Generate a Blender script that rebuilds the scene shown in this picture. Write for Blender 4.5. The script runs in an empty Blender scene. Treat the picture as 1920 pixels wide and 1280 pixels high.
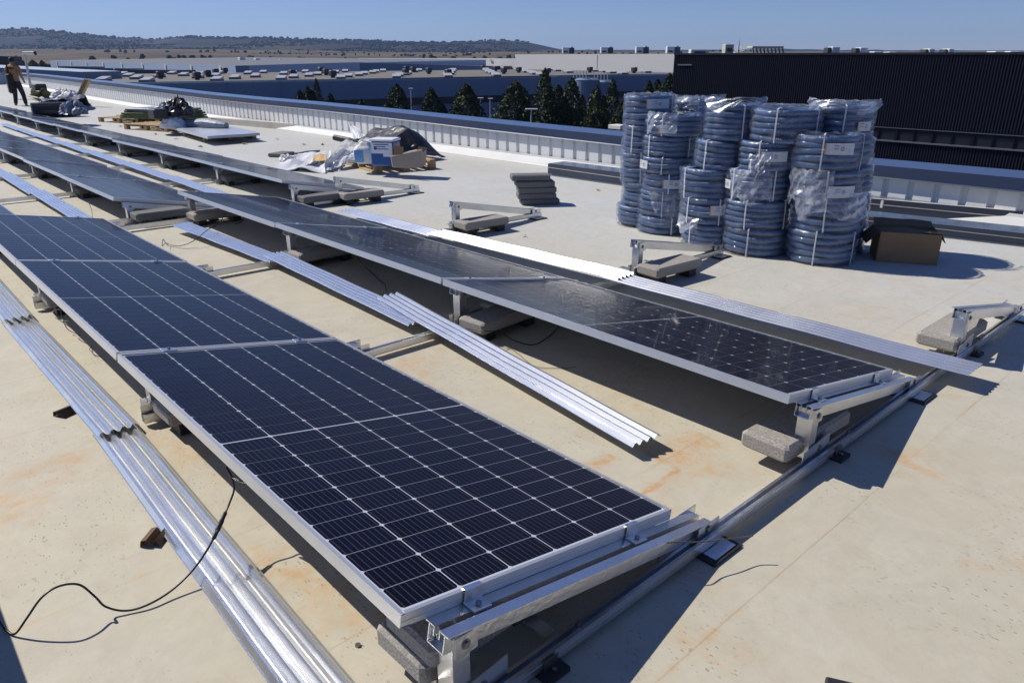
import bpy, bmesh, math, random
from mathutils import Vector, Matrix, noise
R_ = random.Random(7)
S = bpy.context.scene
PI = math.pi
# ------------------------------------------------------------------ camera
F_PX, YAW, PIT = 1360.44, 2.4016, 0.3643
CAM = Vector((1.1124, -0.6841, 1.4586))
Fv = Vector((math.cos(YAW)*math.cos(PIT), math.sin(YAW)*math.cos(PIT), -math.sin(PIT)))
Rv = Fv.cross(Vector((0, 0, 1))).normalized()
Uv = Rv.cross(Fv)
cd = bpy.data.cameras.new('camera'); cam = bpy.data.objects.new('camera', cd)
S.collection.objects.link(cam); S.camera = cam
cd.sensor_width = 36; cd.lens = F_PX/1920*36; cd.clip_start = 0.05; cd.clip_end = 9000
m = Matrix((Rv, Uv, -Fv)).transposed().to_4x4(); m.translation = CAM
cam.matrix_world = m
# ------------------------------------------------------------------ light
SUNV = Vector((-0.90, -0.41, 1.0)).normalized()      # towards the sun
W_ = bpy.data.worlds.new('World'); S.world = W_; W_.use_nodes = True
nt = W_.node_tree; nt.nodes.clear()
sky = nt.nodes.new('ShaderNodeTexSky'); sky.sky_type = 'NISHITA'; sky.sun_disc = False
sky.sun_elevation = math.asin(SUNV.z); sky.sun_rotation = math.atan2(SUNV.x, SUNV.y)
sky.altitude = 600; sky.air_density = 1.0; sky.dust_density = 0.0; sky.ozone_density = 1.0
bg = nt.nodes.new('ShaderNodeBackground'); bg.inputs[1].default_value = 0.065
wo = nt.nodes.new('ShaderNodeOutputWorld')
tint = nt.nodes.new('ShaderNodeMixRGB'); tint.blend_type = 'MULTIPLY'; tint.inputs[0].default_value = 1; tint.inputs[2].default_value = (.66, .78, 1.24, 1)
nt.links.new(sky.outputs[0], tint.inputs[1]); nt.links.new(tint.outputs[0], bg.inputs[0]); nt.links.new(bg.outputs[0], wo.inputs[0])
sl = bpy.data.lights.new('sun', 'SUN'); sl.energy = 4.6; sl.angle = math.radians(0.5); sl.color = (1.0, 0.94, 0.85)
so = bpy.data.objects.new('sun', sl); S.collection.objects.link(so)
so.rotation_euler = SUNV.to_track_quat('Z', 'Y').to_euler(); so.location = (-20, -10, 30)
S.view_settings.view_transform = 'Standard'; S.view_settings.look = 'None'
S.view_settings.exposure = 0.15; S.view_settings.gamma = 1.0; S.view_settings.use_curve_mapping = False
S.render.engine = 'CYCLES'
S.cycles.max_bounces = 8; S.cycles.transparent_max_bounces = 24

# ------------------------------------------------------------------ helpers
def ray(u, v): return (Fv*F_PX + Rv*(u-960) + Uv*(640-v)).normalized()
def G(u, v, z=0.0):
    d = ray(u, v); return CAM + d*((z-CAM.z)/d.z)
def BG(u, v, d):                       # point seen at (u, v) at horizontal distance d in front of the camera
    c, s = math.cos(PIT), math.sin(PIT); k = (640-v)/F_PX
    w = d*(k*c-s)/(c+k*s); t = d*c-w*s
    Fh = Vector((math.cos(YAW), math.sin(YAW), 0)); Rh = Vector((Rv.x, Rv.y, 0)).normalized()
    return CAM + Rh*((u-960)/F_PX*t) + Fh*d + Vector((0, 0, w))
SL = 0.0135
FH = Vector((math.cos(YAW), math.sin(YAW), 0))
def gz(x, y, h=-10.5): return CAM.z + h + SL*((Vector((x, y, 0))-CAM).dot(FH))
def lerp(a, b, t): return a+(b-a)*t
def interp(x, xs, ys):
    if x <= xs[0]: return ys[0]
    for i in range(1, len(xs)):
        if x <= xs[i]: return lerp(ys[i-1], ys[i], (x-xs[i-1])/(xs[i]-xs[i-1]))
    return ys[-1]
def zroof(x, y=0):                     # the deck rises very gently at its far end
    return interp(x, [-50, -41, -33, -28, -20, -12], [.45, .33, .17, .10, .03, 0])

class MB:
    def __init__(s): s.v = []; s.f = []; s.mi = []; s.uv = None; s.cur = 0
    def add(s, vs, fs):
        n = len(s.v); s.v += [Vector(p) for p in vs]
        for f in fs: s.f.append([n+i for i in f]); s.mi.append(s.cur)
        return s
    def box(s, a, b, M=None):
        x0, y0, z0 = a; x1, y1, z1 = b
        vs = [(x0,y0,z0),(x1,y0,z0),(x1,y1,z0),(x0,y1,z0),(x0,y0,z1),(x1,y0,z1),(x1,y1,z1),(x0,y1,z1)]
        if M is not None: vs = [M @ Vector(p) for p in vs]
        return s.add(vs, [(0,3,2,1),(4,5,6,7),(0,1,5,4),(1,2,6,5),(2,3,7,6),(3,0,4,7)])
    def cbox(s, a, b, c=.006, M=None):          # box with chamfered edges along all sides (cheap octagonal)
        x0, y0, z0 = a; x1, y1, z1 = b
        def ring(z, i): return [(x0+i+c,y0+i,z),(x1-i-c,y0+i,z),(x1-i,y0+i+c,z),(x1-i,y1-i-c,z),(x1-i-c,y1-i,z),(x0+i+c,y1-i,z),(x0+i,y1-i-c,z),(x0+i,y0+i+c,z)]
        vs = ring(z0, c)+ring(z0+c, 0)+ring(z1-c, 0)+ring(z1, c)
        if M is not None: vs = [M @ Vector(p) for p in vs]
        fs = [tuple(reversed(range(8))), tuple(range(24, 32))]
        for r in range(3):
            for k in range(8): fs.append((r*8+k, r*8+(k+1) % 8, r*8+8+(k+1) % 8, r*8+8+k))
        return s.add(vs, fs)
    def prism(s, poly, a, b, up=Vector((0,0,1)), cap=True):   # poly in (side, up) extruded from a to b
        a = Vector(a); b = Vector(b); d = (b-a).normalized(); sd = d.cross(up).normalized(); u = sd.cross(d)
        n = len(poly); vs = [a+sd*p[0]+u*p[1] for p in poly]+[b+sd*p[0]+u*p[1] for p in poly]
        fs = [(i, (i+1) % n, n+(i+1) % n, n+i) for i in range(n)]
        if cap: fs += [tuple(reversed(range(n))), tuple(range(n, 2*n))]
        return s.add(vs, fs)
    def tube(s, pts, r, n=8, closed=False, cap=True):
        pts = [Vector(p) for p in pts]; m_ = len(pts); vs = []; prev = None
        rr = r if isinstance(r, (list, tuple)) else [r]*m_
        for i, p in enumerate(pts):
            if closed: t = pts[(i+1) % m_]-pts[i-1]
            else: t = pts[min(i+1, m_-1)]-pts[max(i-1, 0)]
            t.normalize()
            ref = Vector((0,0,1)) if abs(t.z) < .95 else Vector((1,0,0))
            if prev is None: a = t.cross(ref).normalized()
            else: a = (prev-t*prev.dot(t)).normalized()
            prev = a; b = t.cross(a)
            for k in range(n):
                q = 2*PI*k/n; vs.append(p+a*(math.cos(q)*rr[i])+b*(math.sin(q)*rr[i]))
        fs = []
        for i in range(m_ if closed else m_-1):
            j = (i+1) % m_
            for k in range(n): fs.append((i*n+k, i*n+(k+1) % n, j*n+(k+1) % n, j*n+k))
        if cap and not closed: fs += [tuple(reversed(range(n))), tuple(range((m_-1)*n, m_*n))]
        return s.add(vs, fs)
    def cyl(s, c, r, h, n=12, axis='Z', r2=None):
        c = Vector(c); ax = {'X':Vector((1,0,0)),'Y':Vector((0,1,0)),'Z':Vector((0,0,1))}[axis]
        return s.tube([c, c+ax*h], [r, r if r2 is None else r2], n)
    def grid(s, fn, nu, nv):
        vs = [fn(i/nu, j/nv) for i in range(nu+1) for j in range(nv+1)]
        fs = [(i*(nv+1)+j, (i+1)*(nv+1)+j, (i+1)*(nv+1)+j+1, i*(nv+1)+j+1) for i in range(nu) for j in range(nv)]
        return s.add(vs, fs)
    def build(s, name, mat, parent=None, smooth=False, off=None):
        me = bpy.data.meshes.new(name)
        o = bpy.data.objects.new(name, me); S.collection.objects.link(o)
        sh = Vector((0,0,0))
        if parent is not None:
            o.parent = parent
            if off is not None: sh = Vector(off)
        me.from_pydata([tuple(p-sh) for p in s.v], [], s.f)
        for mm in (mat if isinstance(mat, (list, tuple)) else [mat]): me.materials.append(mm)
        if any(s.mi): me.polygons.foreach_set('material_index', s.mi)
        if smooth: me.polygons.foreach_set('use_smooth', [True]*len(me.polygons))
        me.update(); return o

def tag(o, label=None, cat=None, group=None, kind=None):
    if label: o['label'] = label
    if cat: o['category'] = cat
    if group: o['group'] = group
    if kind: o['kind'] = kind
    return o
def thing(name, label, cat, loc=(0,0,0), rot=(0,0,0), group=None):
    o = bpy.data.objects.new(name, None); S.collection.objects.link(o)
    o.location = loc; o.rotation_euler = rot; o.empty_display_size = .1
    return tag(o, label, cat, group)
def dup(root, loc, rot=None, label=None, group=None):
    def cp(o, par):
        c = o.copy(); S.collection.objects.link(c); c.parent = par
        for ch in kids.get(o, []): cp(ch, c)
        return c
    kids = {}
    for o in root.children_recursive: kids.setdefault(o.parent, []).append(o)
    r = cp(root, None); r.location = loc
    if rot is not None: r.rotation_euler = rot
    if label: r['label'] = label
    if group: r['group'] = group
    return r

# ------------------------------------------------------------------ materials
def mat(name, col, rough=.6, metal=0.0, spec=.5, coat=0.0, bump=0.0, bscale=40., var=0.0, vscale=5., ior=None, trans=0, detail=6, coords='Object', bdist=.01):
    mt = bpy.data.materials.new(name); mt.use_nodes = True; n = mt.node_tree.nodes; l = mt.node_tree.links
    b = n['Principled BSDF']; b.inputs['Base Color'].default_value = (*col, 1); b.inputs['Roughness'].default_value = rough
    b.inputs['Metallic'].default_value = metal; b.inputs['Specular IOR Level'].default_value = spec
    b.inputs['Coat Weight'].default_value = coat; b.inputs['Coat Roughness'].default_value = .05
    tc = n.new('ShaderNodeTexCoord')
    if var:
        ns = n.new('ShaderNodeTexNoise'); ns.inputs['Scale'].default_value = vscale; ns.inputs['Detail'].default_value = detail
        l.new(tc.outputs[coords], ns.inputs['Vector'])
        rp = n.new('ShaderNodeMapRange'); rp.inputs['From Min'].default_value = .3; rp.inputs['From Max'].default_value = .7
        rp.inputs['To Min'].default_value = 1-var; rp.inputs['To Max'].default_value = 1+var
        l.new(ns.outputs[0], rp.inputs['Value'])
        mx = n.new('ShaderNodeVectorMath'); mx.operation = 'SCALE'; mx.inputs[0].default_value = col
        l.new(rp.outputs[0], mx.inputs['Scale']); l.new(mx.outputs[0], b.inputs['Base Color'])
    if bump:
        nb = n.new('ShaderNodeTexNoise'); nb.inputs['Scale'].default_value = bscale; nb.inputs['Detail'].default_value = detail
        l.new(tc.outputs[coords], nb.inputs['Vector'])
        bp_ = n.new('ShaderNodeBump'); bp_.inputs['Strength'].default_value = bump; bp_.inputs['Distance'].default_value = bdist
        l.new(nb.outputs[0], bp_.inputs['Height']); l.new(bp_.outputs[0], b.inputs['Normal'])
    return mt

M = {}
M['alu'] = mat('aluminium', (.74, .75, .76), .34, 1, bump=.15, bscale=60, var=.06, vscale=8)
M['alu_frame'] = mat('anodised_frame', (.66, .67, .68), .42, .75, var=.04, vscale=6)
M['galv'] = mat('galvanised', (.78, .79, .80), .23, .84, var=.05, vscale=9)
M['steel_dark'] = mat('bolt_steel', (.32, .31, .30), .35, 1)
M['rubber'] = mat('rubber', (.018, .018, .02), .6)
M['cable'] = mat('cable_black', (.012, .012, .013), .4)
M['wire'] = mat('wire_olive', (.10, .09, .06), .5)
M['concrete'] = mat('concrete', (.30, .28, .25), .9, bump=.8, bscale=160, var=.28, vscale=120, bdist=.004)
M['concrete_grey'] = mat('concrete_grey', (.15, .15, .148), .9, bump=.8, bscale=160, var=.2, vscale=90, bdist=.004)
M['white_clad'] = mat('white_cladding', (.70, .71, .70), .45, 0, var=.05, vscale=3)
M['cap'] = mat('cap_metal', (.26, .31, .38), .22, .85, var=.08, vscale=1.5, bump=.1, bscale=2.0)
M['cap_side'] = mat('cap_trim', (.03, .048, .10), .45, .2)
M['flash'] = mat('flashing_white', (.56, .57, .57), .5, var=.06, vscale=2)
M['kerb'] = mat('pale_beam', (.50, .47, .42), .7, var=.1, vscale=3)
M['navy'] = mat('navy_coated', (.045, .055, .085), .45, .2, var=.15, vscale=2)
M['bluefilm'] = mat('blue_film', (.12, .17, .26), .25, .3, var=.15, vscale=3, bump=.6, bscale=5)
M['card'] = mat('cardboard', (.26, .17, .09), .85, var=.08, vscale=6)
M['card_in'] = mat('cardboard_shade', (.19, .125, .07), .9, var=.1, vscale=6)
M['wood'] = mat('pallet_wood', (.40, .27, .14), .85, var=.3, vscale=12)
M['plank'] = mat('plank_wood', (.48, .31, .14), .8, var=.2, vscale=12)
M['white_sheet'] = mat('white_membrane', (.66, .67, .68), .45, var=.06, vscale=4)
M['grey_sheet'] = mat('grey_membrane', (.30, .31, .32), .6, var=.1, vscale=4)
M['black_sheet'] = mat('black_membrane', (.02, .02, .024), .4, bump=.4, bscale=8)
M['blue_tub'] = mat('blue_tub', (.03, .10, .30), .35)
M['white_tub'] = mat('white_tub', (.75, .77, .80), .4)
M['sack'] = mat('sack_white', (.68, .68, .66), .6, bump=.6, bscale=14)
M['sack_blue'] = mat('sack_blue', (.12, .33, .62), .5)
M['foam'] = mat('foil_roll', (.20, .23, .28), .45, .1, bump=.5, bscale=12)
M['green'] = mat('green_wrap', (.10, .13, .05), .7, var=.3, vscale=5)
M['pipe'] = None
M['strap'] = mat('white_strap', (.58, .60, .64), .5)
M['label'] = mat('paper_label', (.52, .55, .60), .55, var=.08, vscale=30)
M['label_edge'] = mat('label_orange', (.55, .25, .08), .6)
M['print'] = mat('print_grey', (.22, .25, .30), .6)
M['trunk'] = mat('bark', (.09, .07, .05), .9)
M['wall_blue'] = mat('blue_grey_cladding', (.15, .20, .30), .6, var=.04, vscale=.1)
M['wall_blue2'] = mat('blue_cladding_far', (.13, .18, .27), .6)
M['wall_pale'] = mat('pale_blue_wall', (.36, .44, .56), .6)
M['band'] = mat('window_band_dark', (.025, .022, .03), .35)
M['roof_brown'] = mat('gravel_roof', (.15, .14, .125), .9, var=.15, vscale=.3)
M['roof_pale'] = mat('pale_roof', (.13, .14, .155), .8)
M['skyl'] = mat('skylight_white', (.40, .41, .42), .4)
M['skyl_side'] = mat('skylight_curb', (.10, .10, .11), .6)
M['vent'] = mat('roof_vent_dark', (.03, .032, .04), .6)
M['white_bld'] = mat('white_building', (.66, .64, .60), .7, var=.02, vscale=.2)
M['black_clad'] = mat('black_cladding', (.0040, .0048, .012), .6, .0, spec=.12, var=.25, vscale=.12)
M['black_rib'] = mat('black_cladding_rib', (.020, .021, .034), .55, spec=.15)
M['winglass'] = mat('dark_glass', (.02, .022, .03), .12)
M['sill'] = mat('metal_sill', (.16, .17, .20), .4, .5)
M['ac'] = mat('ac_white', (.62, .63, .62), .5)
M['ac_dark'] = mat('ac_grille', (.05, .055, .06), .5)
M['louver'] = mat('louvre_beige', (.50, .47, .38), .6)
M['silo'] = mat('silo_blue', (.13, .18, .27), .5)
M['lamp'] = mat('lamp_grey', (.45, .46, .47), .5)
M['asphalt'] = mat('asphalt', (.05, .052, .06), .9, var=.15, vscale=.3)
M['skin'] = mat('skin', (.30, .17, .11), .6)
M['hair'] = mat('hair', (.012, .01, .01), .7)
M['vest'] = mat('tan_vest', (.34, .18, .075), .8, var=.1, vscale=12)
M['vest_dark'] = mat('dark_yoke', (.02, .017, .016), .8)
M['trouser'] = mat('dark_trousers', (.018, .02, .028), .8)

def glassy_cell(name, near=True):
    mt = bpy.data.materials.new(name); mt.use_nodes = True; n = mt.node_tree.nodes; l = mt.node_tree.links
    b = n['Principled BSDF']
    b.inputs['Roughness'].default_value = .35; b.inputs['Specular IOR Level'].default_value = .05
    b.inputs['Coat Weight'].default_value = .30 if near else .55; b.inputs['Coat Roughness'].default_value = .05 if near else .12
    b.inputs['Coat IOR'].default_value = 1.40
    uv = n.new('ShaderNodeUVMap'); uv.uv_map = 'UVMap'
    sp = n.new('ShaderNodeSeparateXYZ'); l.new(uv.outputs[0], sp.inputs[0])
    def math_(op, a, bb=None):
        q = n.new('ShaderNodeMath'); q.operation = op
        for i, w in enumerate((a, bb)):
            if w is None: continue
            if isinstance(w, (int, float)): q.inputs[i].default_value = w
            else: l.new(w, q.inputs[i])
        return q.outputs[0]
    s1 = math_('FRACT', math_('MULTIPLY', sp.outputs[1], 9.0))
    bus = math_('LESS_THAN', math_('ABSOLUTE', math_('SUBTRACT', s1, .5)), .042)
    # solder pads dotted along every busbar
    s2 = math_('FRACT', math_('MULTIPLY', sp.outputs[0], 9.0))
    pad = math_('LESS_THAN', math_('ABSOLUTE', math_('SUBTRACT', s2, .5)), .22)
    ob = n.new('ShaderNodeObjectInfo')
    tc = n.new('ShaderNodeTexCoord')
    hv = n.new('ShaderNodeMixRGB'); hv.inputs[1].default_value = (.0022, .0020, .0058, 1); hv.inputs[2].default_value = (.0036, .0034, .0105, 1)
    l.new(ob.outputs['Random'], hv.inputs[0])
    c1 = n.new('ShaderNodeMixRGB'); c1.inputs[2].default_value = (.085, .09, .115, 1)
    f = math_('MULTIPLY', bus, math_('ADD', math_('MULTIPLY', pad, .45), .55))
    l.new(f, c1.inputs[0]); l.new(hv.outputs[0], c1.inputs[1])
    # thin dust film
    nz = n.new('ShaderNodeTexNoise'); nz.inputs['Scale'].default_value = 3.0; nz.inputs['Detail'].default_value = 8
    geo = n.new('ShaderNodeNewGeometry'); l.new(geo.outputs['Position'], nz.inputs['Vector'])
    dm = n.new('ShaderNodeMapRange'); dm.inputs['From Min'].default_value = .42; dm.inputs['From Max'].default_value = .8
    dm.inputs['To Max'].default_value = .008 if near else .07; l.new(nz.outputs[0], dm.inputs['Value'])
    c2 = n.new('ShaderNodeMixRGB'); c2.inputs[2].default_value = (.30, .26, .21, 1)
    l.new(dm.outputs[0], c2.inputs[0]); l.new(c1.outputs[0], c2.inputs[1]); l.new(c2.outputs[0], b.inputs['Base Color'])
    return mt
M['cell'] = glassy_cell('mono_cell')
M['cell_far'] = glassy_cell('mono_cell_dusty', False)
M['backsheet'] = mat('white_grid', (.50, .52, .58), .4, coat=.6, spec=.1)

def pipe_mat():
    mt = mat('corrugated_pipe', (.078, .150, .295), .28, coat=.6); n = mt.node_tree.nodes; l = mt.node_tree.links
    b = n['Principled BSDF']; uv = n.new('ShaderNodeUVMap'); uv.uv_map = 'UVMap'
    w = n.new('ShaderNodeTexWave'); w.inputs['Scale'].default_value = 34; w.bands_direction = 'X'
    l.new(uv.outputs[0], w.inputs['Vector'])
    bp_ = n.new('ShaderNodeBump'); bp_.inputs['Strength'].default_value = .5; bp_.inputs['Distance'].default_value = .006
    l.new(w.outputs[1], bp_.inputs['Height']); l.new(bp_.outputs[0], b.inputs['Normal'])
    return mt
M['pipe'] = pipe_mat()

def film_mat(name, milk):
    mt = bpy.data.materials.new(name); mt.use_nodes = True; n = mt.node_tree.nodes; l = mt.node_tree.links
    n.clear(); out = n.new('ShaderNodeOutputMaterial')
    tr = n.new('ShaderNodeBsdfTransparent'); tr.inputs[0].default_value = (.97, .98, 1, 1)
    gl = n.new('ShaderNodeBsdfGlossy'); gl.inputs['Roughness'].default_value = .15 if milk < .3 else .36; gl.inputs[0].default_value = (1, 1, 1, 1)
    df = n.new('ShaderNodeBsdfDiffuse'); df.inputs[0].default_value = (.62, .66, .74, 1)
    tc = n.new('ShaderNodeTexCoord')
    nz = n.new('ShaderNodeTexNoise'); nz.inputs['Scale'].default_value = 16; nz.inputs['Detail'].default_value = 8; nz.inputs['Distortion'].default_value = 1.2
    l.new(tc.outputs['Object'], nz.inputs['Vector'])
    bp_ = n.new('ShaderNodeBump'); bp_.inputs['Strength'].default_value = .5; bp_.inputs['Distance'].default_value = .02
    l.new(nz.outputs[0], bp_.inputs['Height']); l.new(bp_.outputs[0], gl.inputs['Normal'])
    fr = n.new('ShaderNodeFresnel'); fr.inputs[0].default_value = 1.45; l.new(bp_.outputs[0], fr.inputs['Normal'])
    nz2 = n.new('ShaderNodeTexNoise'); nz2.inputs['Scale'].default_value = 7; nz2.inputs['Detail'].default_value = 8; nz2.inputs['Roughness'].default_value = .7
    l.new(tc.outputs['Object'], nz2.inputs['Vector'])
    mr = n.new('ShaderNodeMapRange'); mr.inputs['From Min'].default_value = .48; mr.inputs['From Max'].default_value = .72
    mr.inputs['To Min'].default_value = milk*.25; mr.inputs['To Max'].default_value = milk*1.6; l.new(nz2.outputs[0], mr.inputs['Value'])
    m1 = n.new('ShaderNodeMixShader'); l.new(mr.outputs[0], m1.inputs[0]); l.new(tr.outputs[0], m1.inputs[1]); l.new(df.outputs[0], m1.inputs[2])
    fs = n.new('ShaderNodeMath'); fs.operation = 'MULTIPLY'; fs.inputs[1].default_value = 1.0*.62 if milk < .3 else .28; l.new(fr.outputs[0], fs.inputs[0])
    m2 = n.new('ShaderNodeMixShader'); l.new(fs.outputs[0], m2.inputs[0]); l.new(m1.outputs[0], m2.inputs[1]); l.new(gl.outputs[0], m2.inputs[2])
    l.new(m2.outputs[0], out.inputs[0]); return mt
M['film'] = film_mat('shrink_film', .10)
M['film_milky'] = film_mat('loose_film', .50)

def deck_mat():
    mt = bpy.data.materials.new('roof_membrane'); mt.use_nodes = True; n = mt.node_tree.nodes; l = mt.node_tree.links
    b = n['Principled BSDF']; b.inputs['Roughness'].default_value = .62; b.inputs['Specular IOR Level'].default_value = .3
    g = n.new('ShaderNodeNewGeometry'); P = g.outputs['Position']
    def noi(sc, det=6, rough=.55, dist=0, vec=P):
        q = n.new('ShaderNodeTexNoise'); q.inputs['Scale'].default_value = sc; q.inputs['Detail'].default_value = det
        q.inputs['Roughness'].default_value = rough; q.inputs['Distortion'].default_value = dist; l.new(vec, q.inputs['Vector']); return q.outputs[0]
    def rng(x, a, c, d=0, e=1):
        q = n.new('ShaderNodeMapRange'); q.inputs['From Min'].default_value = a; q.inputs['From Max'].default_value = c
        q.inputs['To Min'].default_value = d; q.inputs['To Max'].default_value = e; l.new(x, q.inputs['Value']); return q.outputs[0]
    def mt_(op, a, c=0.0):
        q = n.new('ShaderNodeMath'); q.operation = op
        for i, w in enumerate((a, c)):
            if isinstance(w, (int, float)): q.inputs[i].default_value = w
            else: l.new(w, q.inputs[i])
        return q.outputs[0]
    def mixc(f, a, c):
        q = n.new('ShaderNodeMixRGB')
        if isinstance(f, float): q.inputs[0].default_value = f
        else: l.new(f, q.inputs[0])
        for i, w in ((1, a), (2, c)):
            if isinstance(w, tuple): q.inputs[i].default_value = (*w, 1)
            else: l.new(w, q.inputs[i])
        return q.outputs[0]
    sp = n.new('ShaderNodeSeparateXYZ'); l.new(P, sp.inputs[0])
    col = mixc(rng(noi(.8, 5), .35, .65), (.50, .455, .345), (.455, .43, .335))
    # the membrane is greyer towards the parapet (measured across the rows)
    far = rng(mt_('SUBTRACT', sp.outputs[1], mt_('MULTIPLY', sp.outputs[0], .22)), 2.2, 6.0)
    col = mixc(far, col, (.50, .52, .51))
    col = mixc(rng(noi(6, 8, .6), .5, .75, 0, .35), col, (.40, .35, .29))
    col = mixc(rng(noi(.55, 4, .5, .6), .42, .62, 0, .30), col, (.40, .38, .31))
    col = mixc(rng(noi(3.2, 9, .72, 1.4), .42, .62, 0, .34), col, (.57, .535, .44))
    col = mixc(rng(noi(14, 8, .7, .6), .50, .66, 0, .22), col, (.36, .33, .26))
    # yellow pollen / rust blotches, mostly near the first row
    ru = mt_('MULTIPLY', rng(noi(1.3, 8, .62, .4), .50, .66), rng(noi(9, 6, .7), .42, .62))
    nearm = rng(mt_('ADD', sp.outputs[0], mt_('MULTIPLY', sp.outputs[1], -.55)), -4.0, -.8, .15, 1)
    ru = mt_('MULTIPLY', ru, nearm)
    col = mixc(mt_('MULTIPLY', ru, .85), col, (.50, .27, .085))
    # an L-shaped rust line left by a steel profile between the first two rows, and a patch near the strip end
    wob = mt_('MULTIPLY', mt_('SUBTRACT', noi(7, 6, .7), .5), .10)
    X_, Y_ = mt_('ADD', sp.outputs[0], wob), mt_('ADD', sp.outputs[1], wob)
    def bar(ax, c, w, bx, lo, hi): return mt_('MULTIPLY', rng(mt_('ABSOLUTE', mt_('SUBTRACT', ax, c)), 0, w, 1, 0), mt_('MULTIPLY', mt_('GREATER_THAN', bx, lo), mt_('LESS_THAN', bx, hi)))
    l_ = mt_('MAXIMUM', bar(Y_, 1.45, .028, X_, -.42, -.25), mt_('MAXIMUM', bar(X_, -.245, .018, Y_, 1.10, 1.46), mt_('MAXIMUM', bar(X_, -.50, .05, Y_, 1.05, 1.32), bar(Y_, 1.12, .06, X_, -.62, -.25))))
    l_ = mt_('MAXIMUM', l_, mt_('MULTIPLY', bar(X_, -.33, .13, Y_, 1.45, 1.75), .6))
    col = mixc(mt_('MULTIPLY', l_, rng(noi(16, 7, .75), .38, .58)), col, (.50, .26, .075))
    # dried puddle flecks: small elongated dark specks
    vo = n.new('ShaderNodeTexVoronoi'); vo.inputs['Scale'].default_value = 88; vo.inputs['Randomness'].default_value = 1
    mp = n.new('ShaderNodeMapping'); mp.inputs['Scale'].default_value = (.42, 1.0, 1); mp.inputs['Rotation'].default_value = (0, 0, .5); l.new(P, mp.inputs[0]); l.new(mp.outputs[0], vo.inputs['Vector'])
    fl = mt_('MULTIPLY', mt_('LESS_THAN', vo.outputs[0], .23), rng(noi(1.6, 4), .44, .56))
    fl = mt_('MULTIPLY', fl, mt_('GREATER_THAN', noi(25, 2), .50))
    col = mixc(mt_('MULTIPLY', fl, .6), col, (.22, .17, .12))
    # lap seams between membrane sheets with dirt caught in them
    wn = mt_('MULTIPLY', mt_('SUBTRACT', noi(1.2, 3), .5), .02)
    sx = mt_('ABSOLUTE', mt_('SUBTRACT', mt_('FRACT', mt_('ADD', mt_('DIVIDE', mt_('ADD', mt_('ADD', sp.outputs[0], -.318), wn), .655), .5)), .5))
    seam = mt_('MULTIPLY', mt_('LESS_THAN', sx, .0042), rng(noi(.9, 3), .42, .56))
    seamd = mt_('MULTIPLY', rng(sx, .0, .03, 1, 0), rng(noi(4, 6, .7), .5, .7))
    col = mixc(mt_('MULTIPLY', seamd, mt_('MULTIPLY', nearm, .7)), col, (.52, .30, .11))
    col = mixc(mt_('MULTIPLY', seam, .35), col, (.22, .18, .14))
    l.new(col, b.inputs['Base Color'])
    bp_ = n.new('ShaderNodeBump'); bp_.inputs['Strength'].default_value = .25; bp_.inputs['Distance'].default_value = .004
    l.new(mt_('ADD', noi(30, 8, .6), mt_('MULTIPLY', noi(3, 3), 3)), bp_.inputs['Height']); l.new(bp_.outputs[0], b.inputs['Normal'])
    return mt
M['deck'] = deck_mat()

# ------------------------------------------------------------------ roof deck and building edge
YP = 7.5
d = MB()
xs = [3.5, -12, -16, -20, -24, -28, -33, -37, -41, -46, -49]
for i in range(len(xs)-1):
    a, b = xs[i], xs[i+1]
    d.add([(a, -9, zroof(a)), (a, YP+.3, zroof(a)), (b, YP+.3, zroof(b)), (b, -9, zroof(b))], [(0, 1, 2, 3)])
tag(d.build('roof_deck', M['deck'], smooth=True), kind='structure')
# parapet: profile stations along x, trim bottom heights as seen along the wall
PX_ = [-49, -41, -33, -28, -20.3, -17.5, -13.2, -7.85, -5.5, -2.3, 3.5]
PT_ = [.93, .87, .755, .695, .565, .54, .52, .44, .415, .345, .37]
def ptrim(x): return interp(x, PX_, PT_)
par = thing('parapet', 'long white ribbed sheet metal parapet with blue grey coping along the roof edge', 'parapet', (0, YP, 0))
o0 = (0, YP, 0)
PITCH = .25
x = 3.5; k = 0
panel_len = 4.0
while x > -49:
    c = MB(); x1 = max(x-panel_len, -49); n = int(round((x-x1)/PITCH)); vs = []
    for i in range(n):
        a = x-i*PITCH
        for dx, dy in ((0, 0), (.175, 0), (.19, .028), (.235, .028)):
            vs.append((a-dx, YP+dy))
    vs.append((x-n*PITCH, YP))
    v3 = [(p[0], p[1], zroof(p[0])+.11) for p in vs]+[(p[0], p[1], ptrim(p[0])+.02) for p in vs]
    q = len(vs); c.add(v3, [(i, i+1, q+i+1, q+i) for i in range(q-1)])
    c.build('cladding_sheet', M['white_clad'], par, off=o0); x = x1
fl = MB(); st = [3.5, -5, -12, -20, -28, -33, -41, -49]
for i in range(len(st)-1):
    a, b = st[i], st[i+1]; za, zb = zroof(a), zroof(b)
    pr = [(YP-.16, .003), (YP-.15, .018), (YP-.02, .105), (YP-.012, .135)]
    for (y0, z0), (y1, z1) in zip(pr, pr[1:]):
        fl.add([(a, y0, za+z0), (b, y0, zb+z0), (b, y1, zb+z1), (a, y1, za+z1)], [(0, 1, 2, 3)])
fl.build('base_flashing', M['flash'], par, off=o0)
step = 3.0; x = 3.5
sts = [3.5]
while x > -49: x = max(x-step, -49); sts.append(x)
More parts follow.
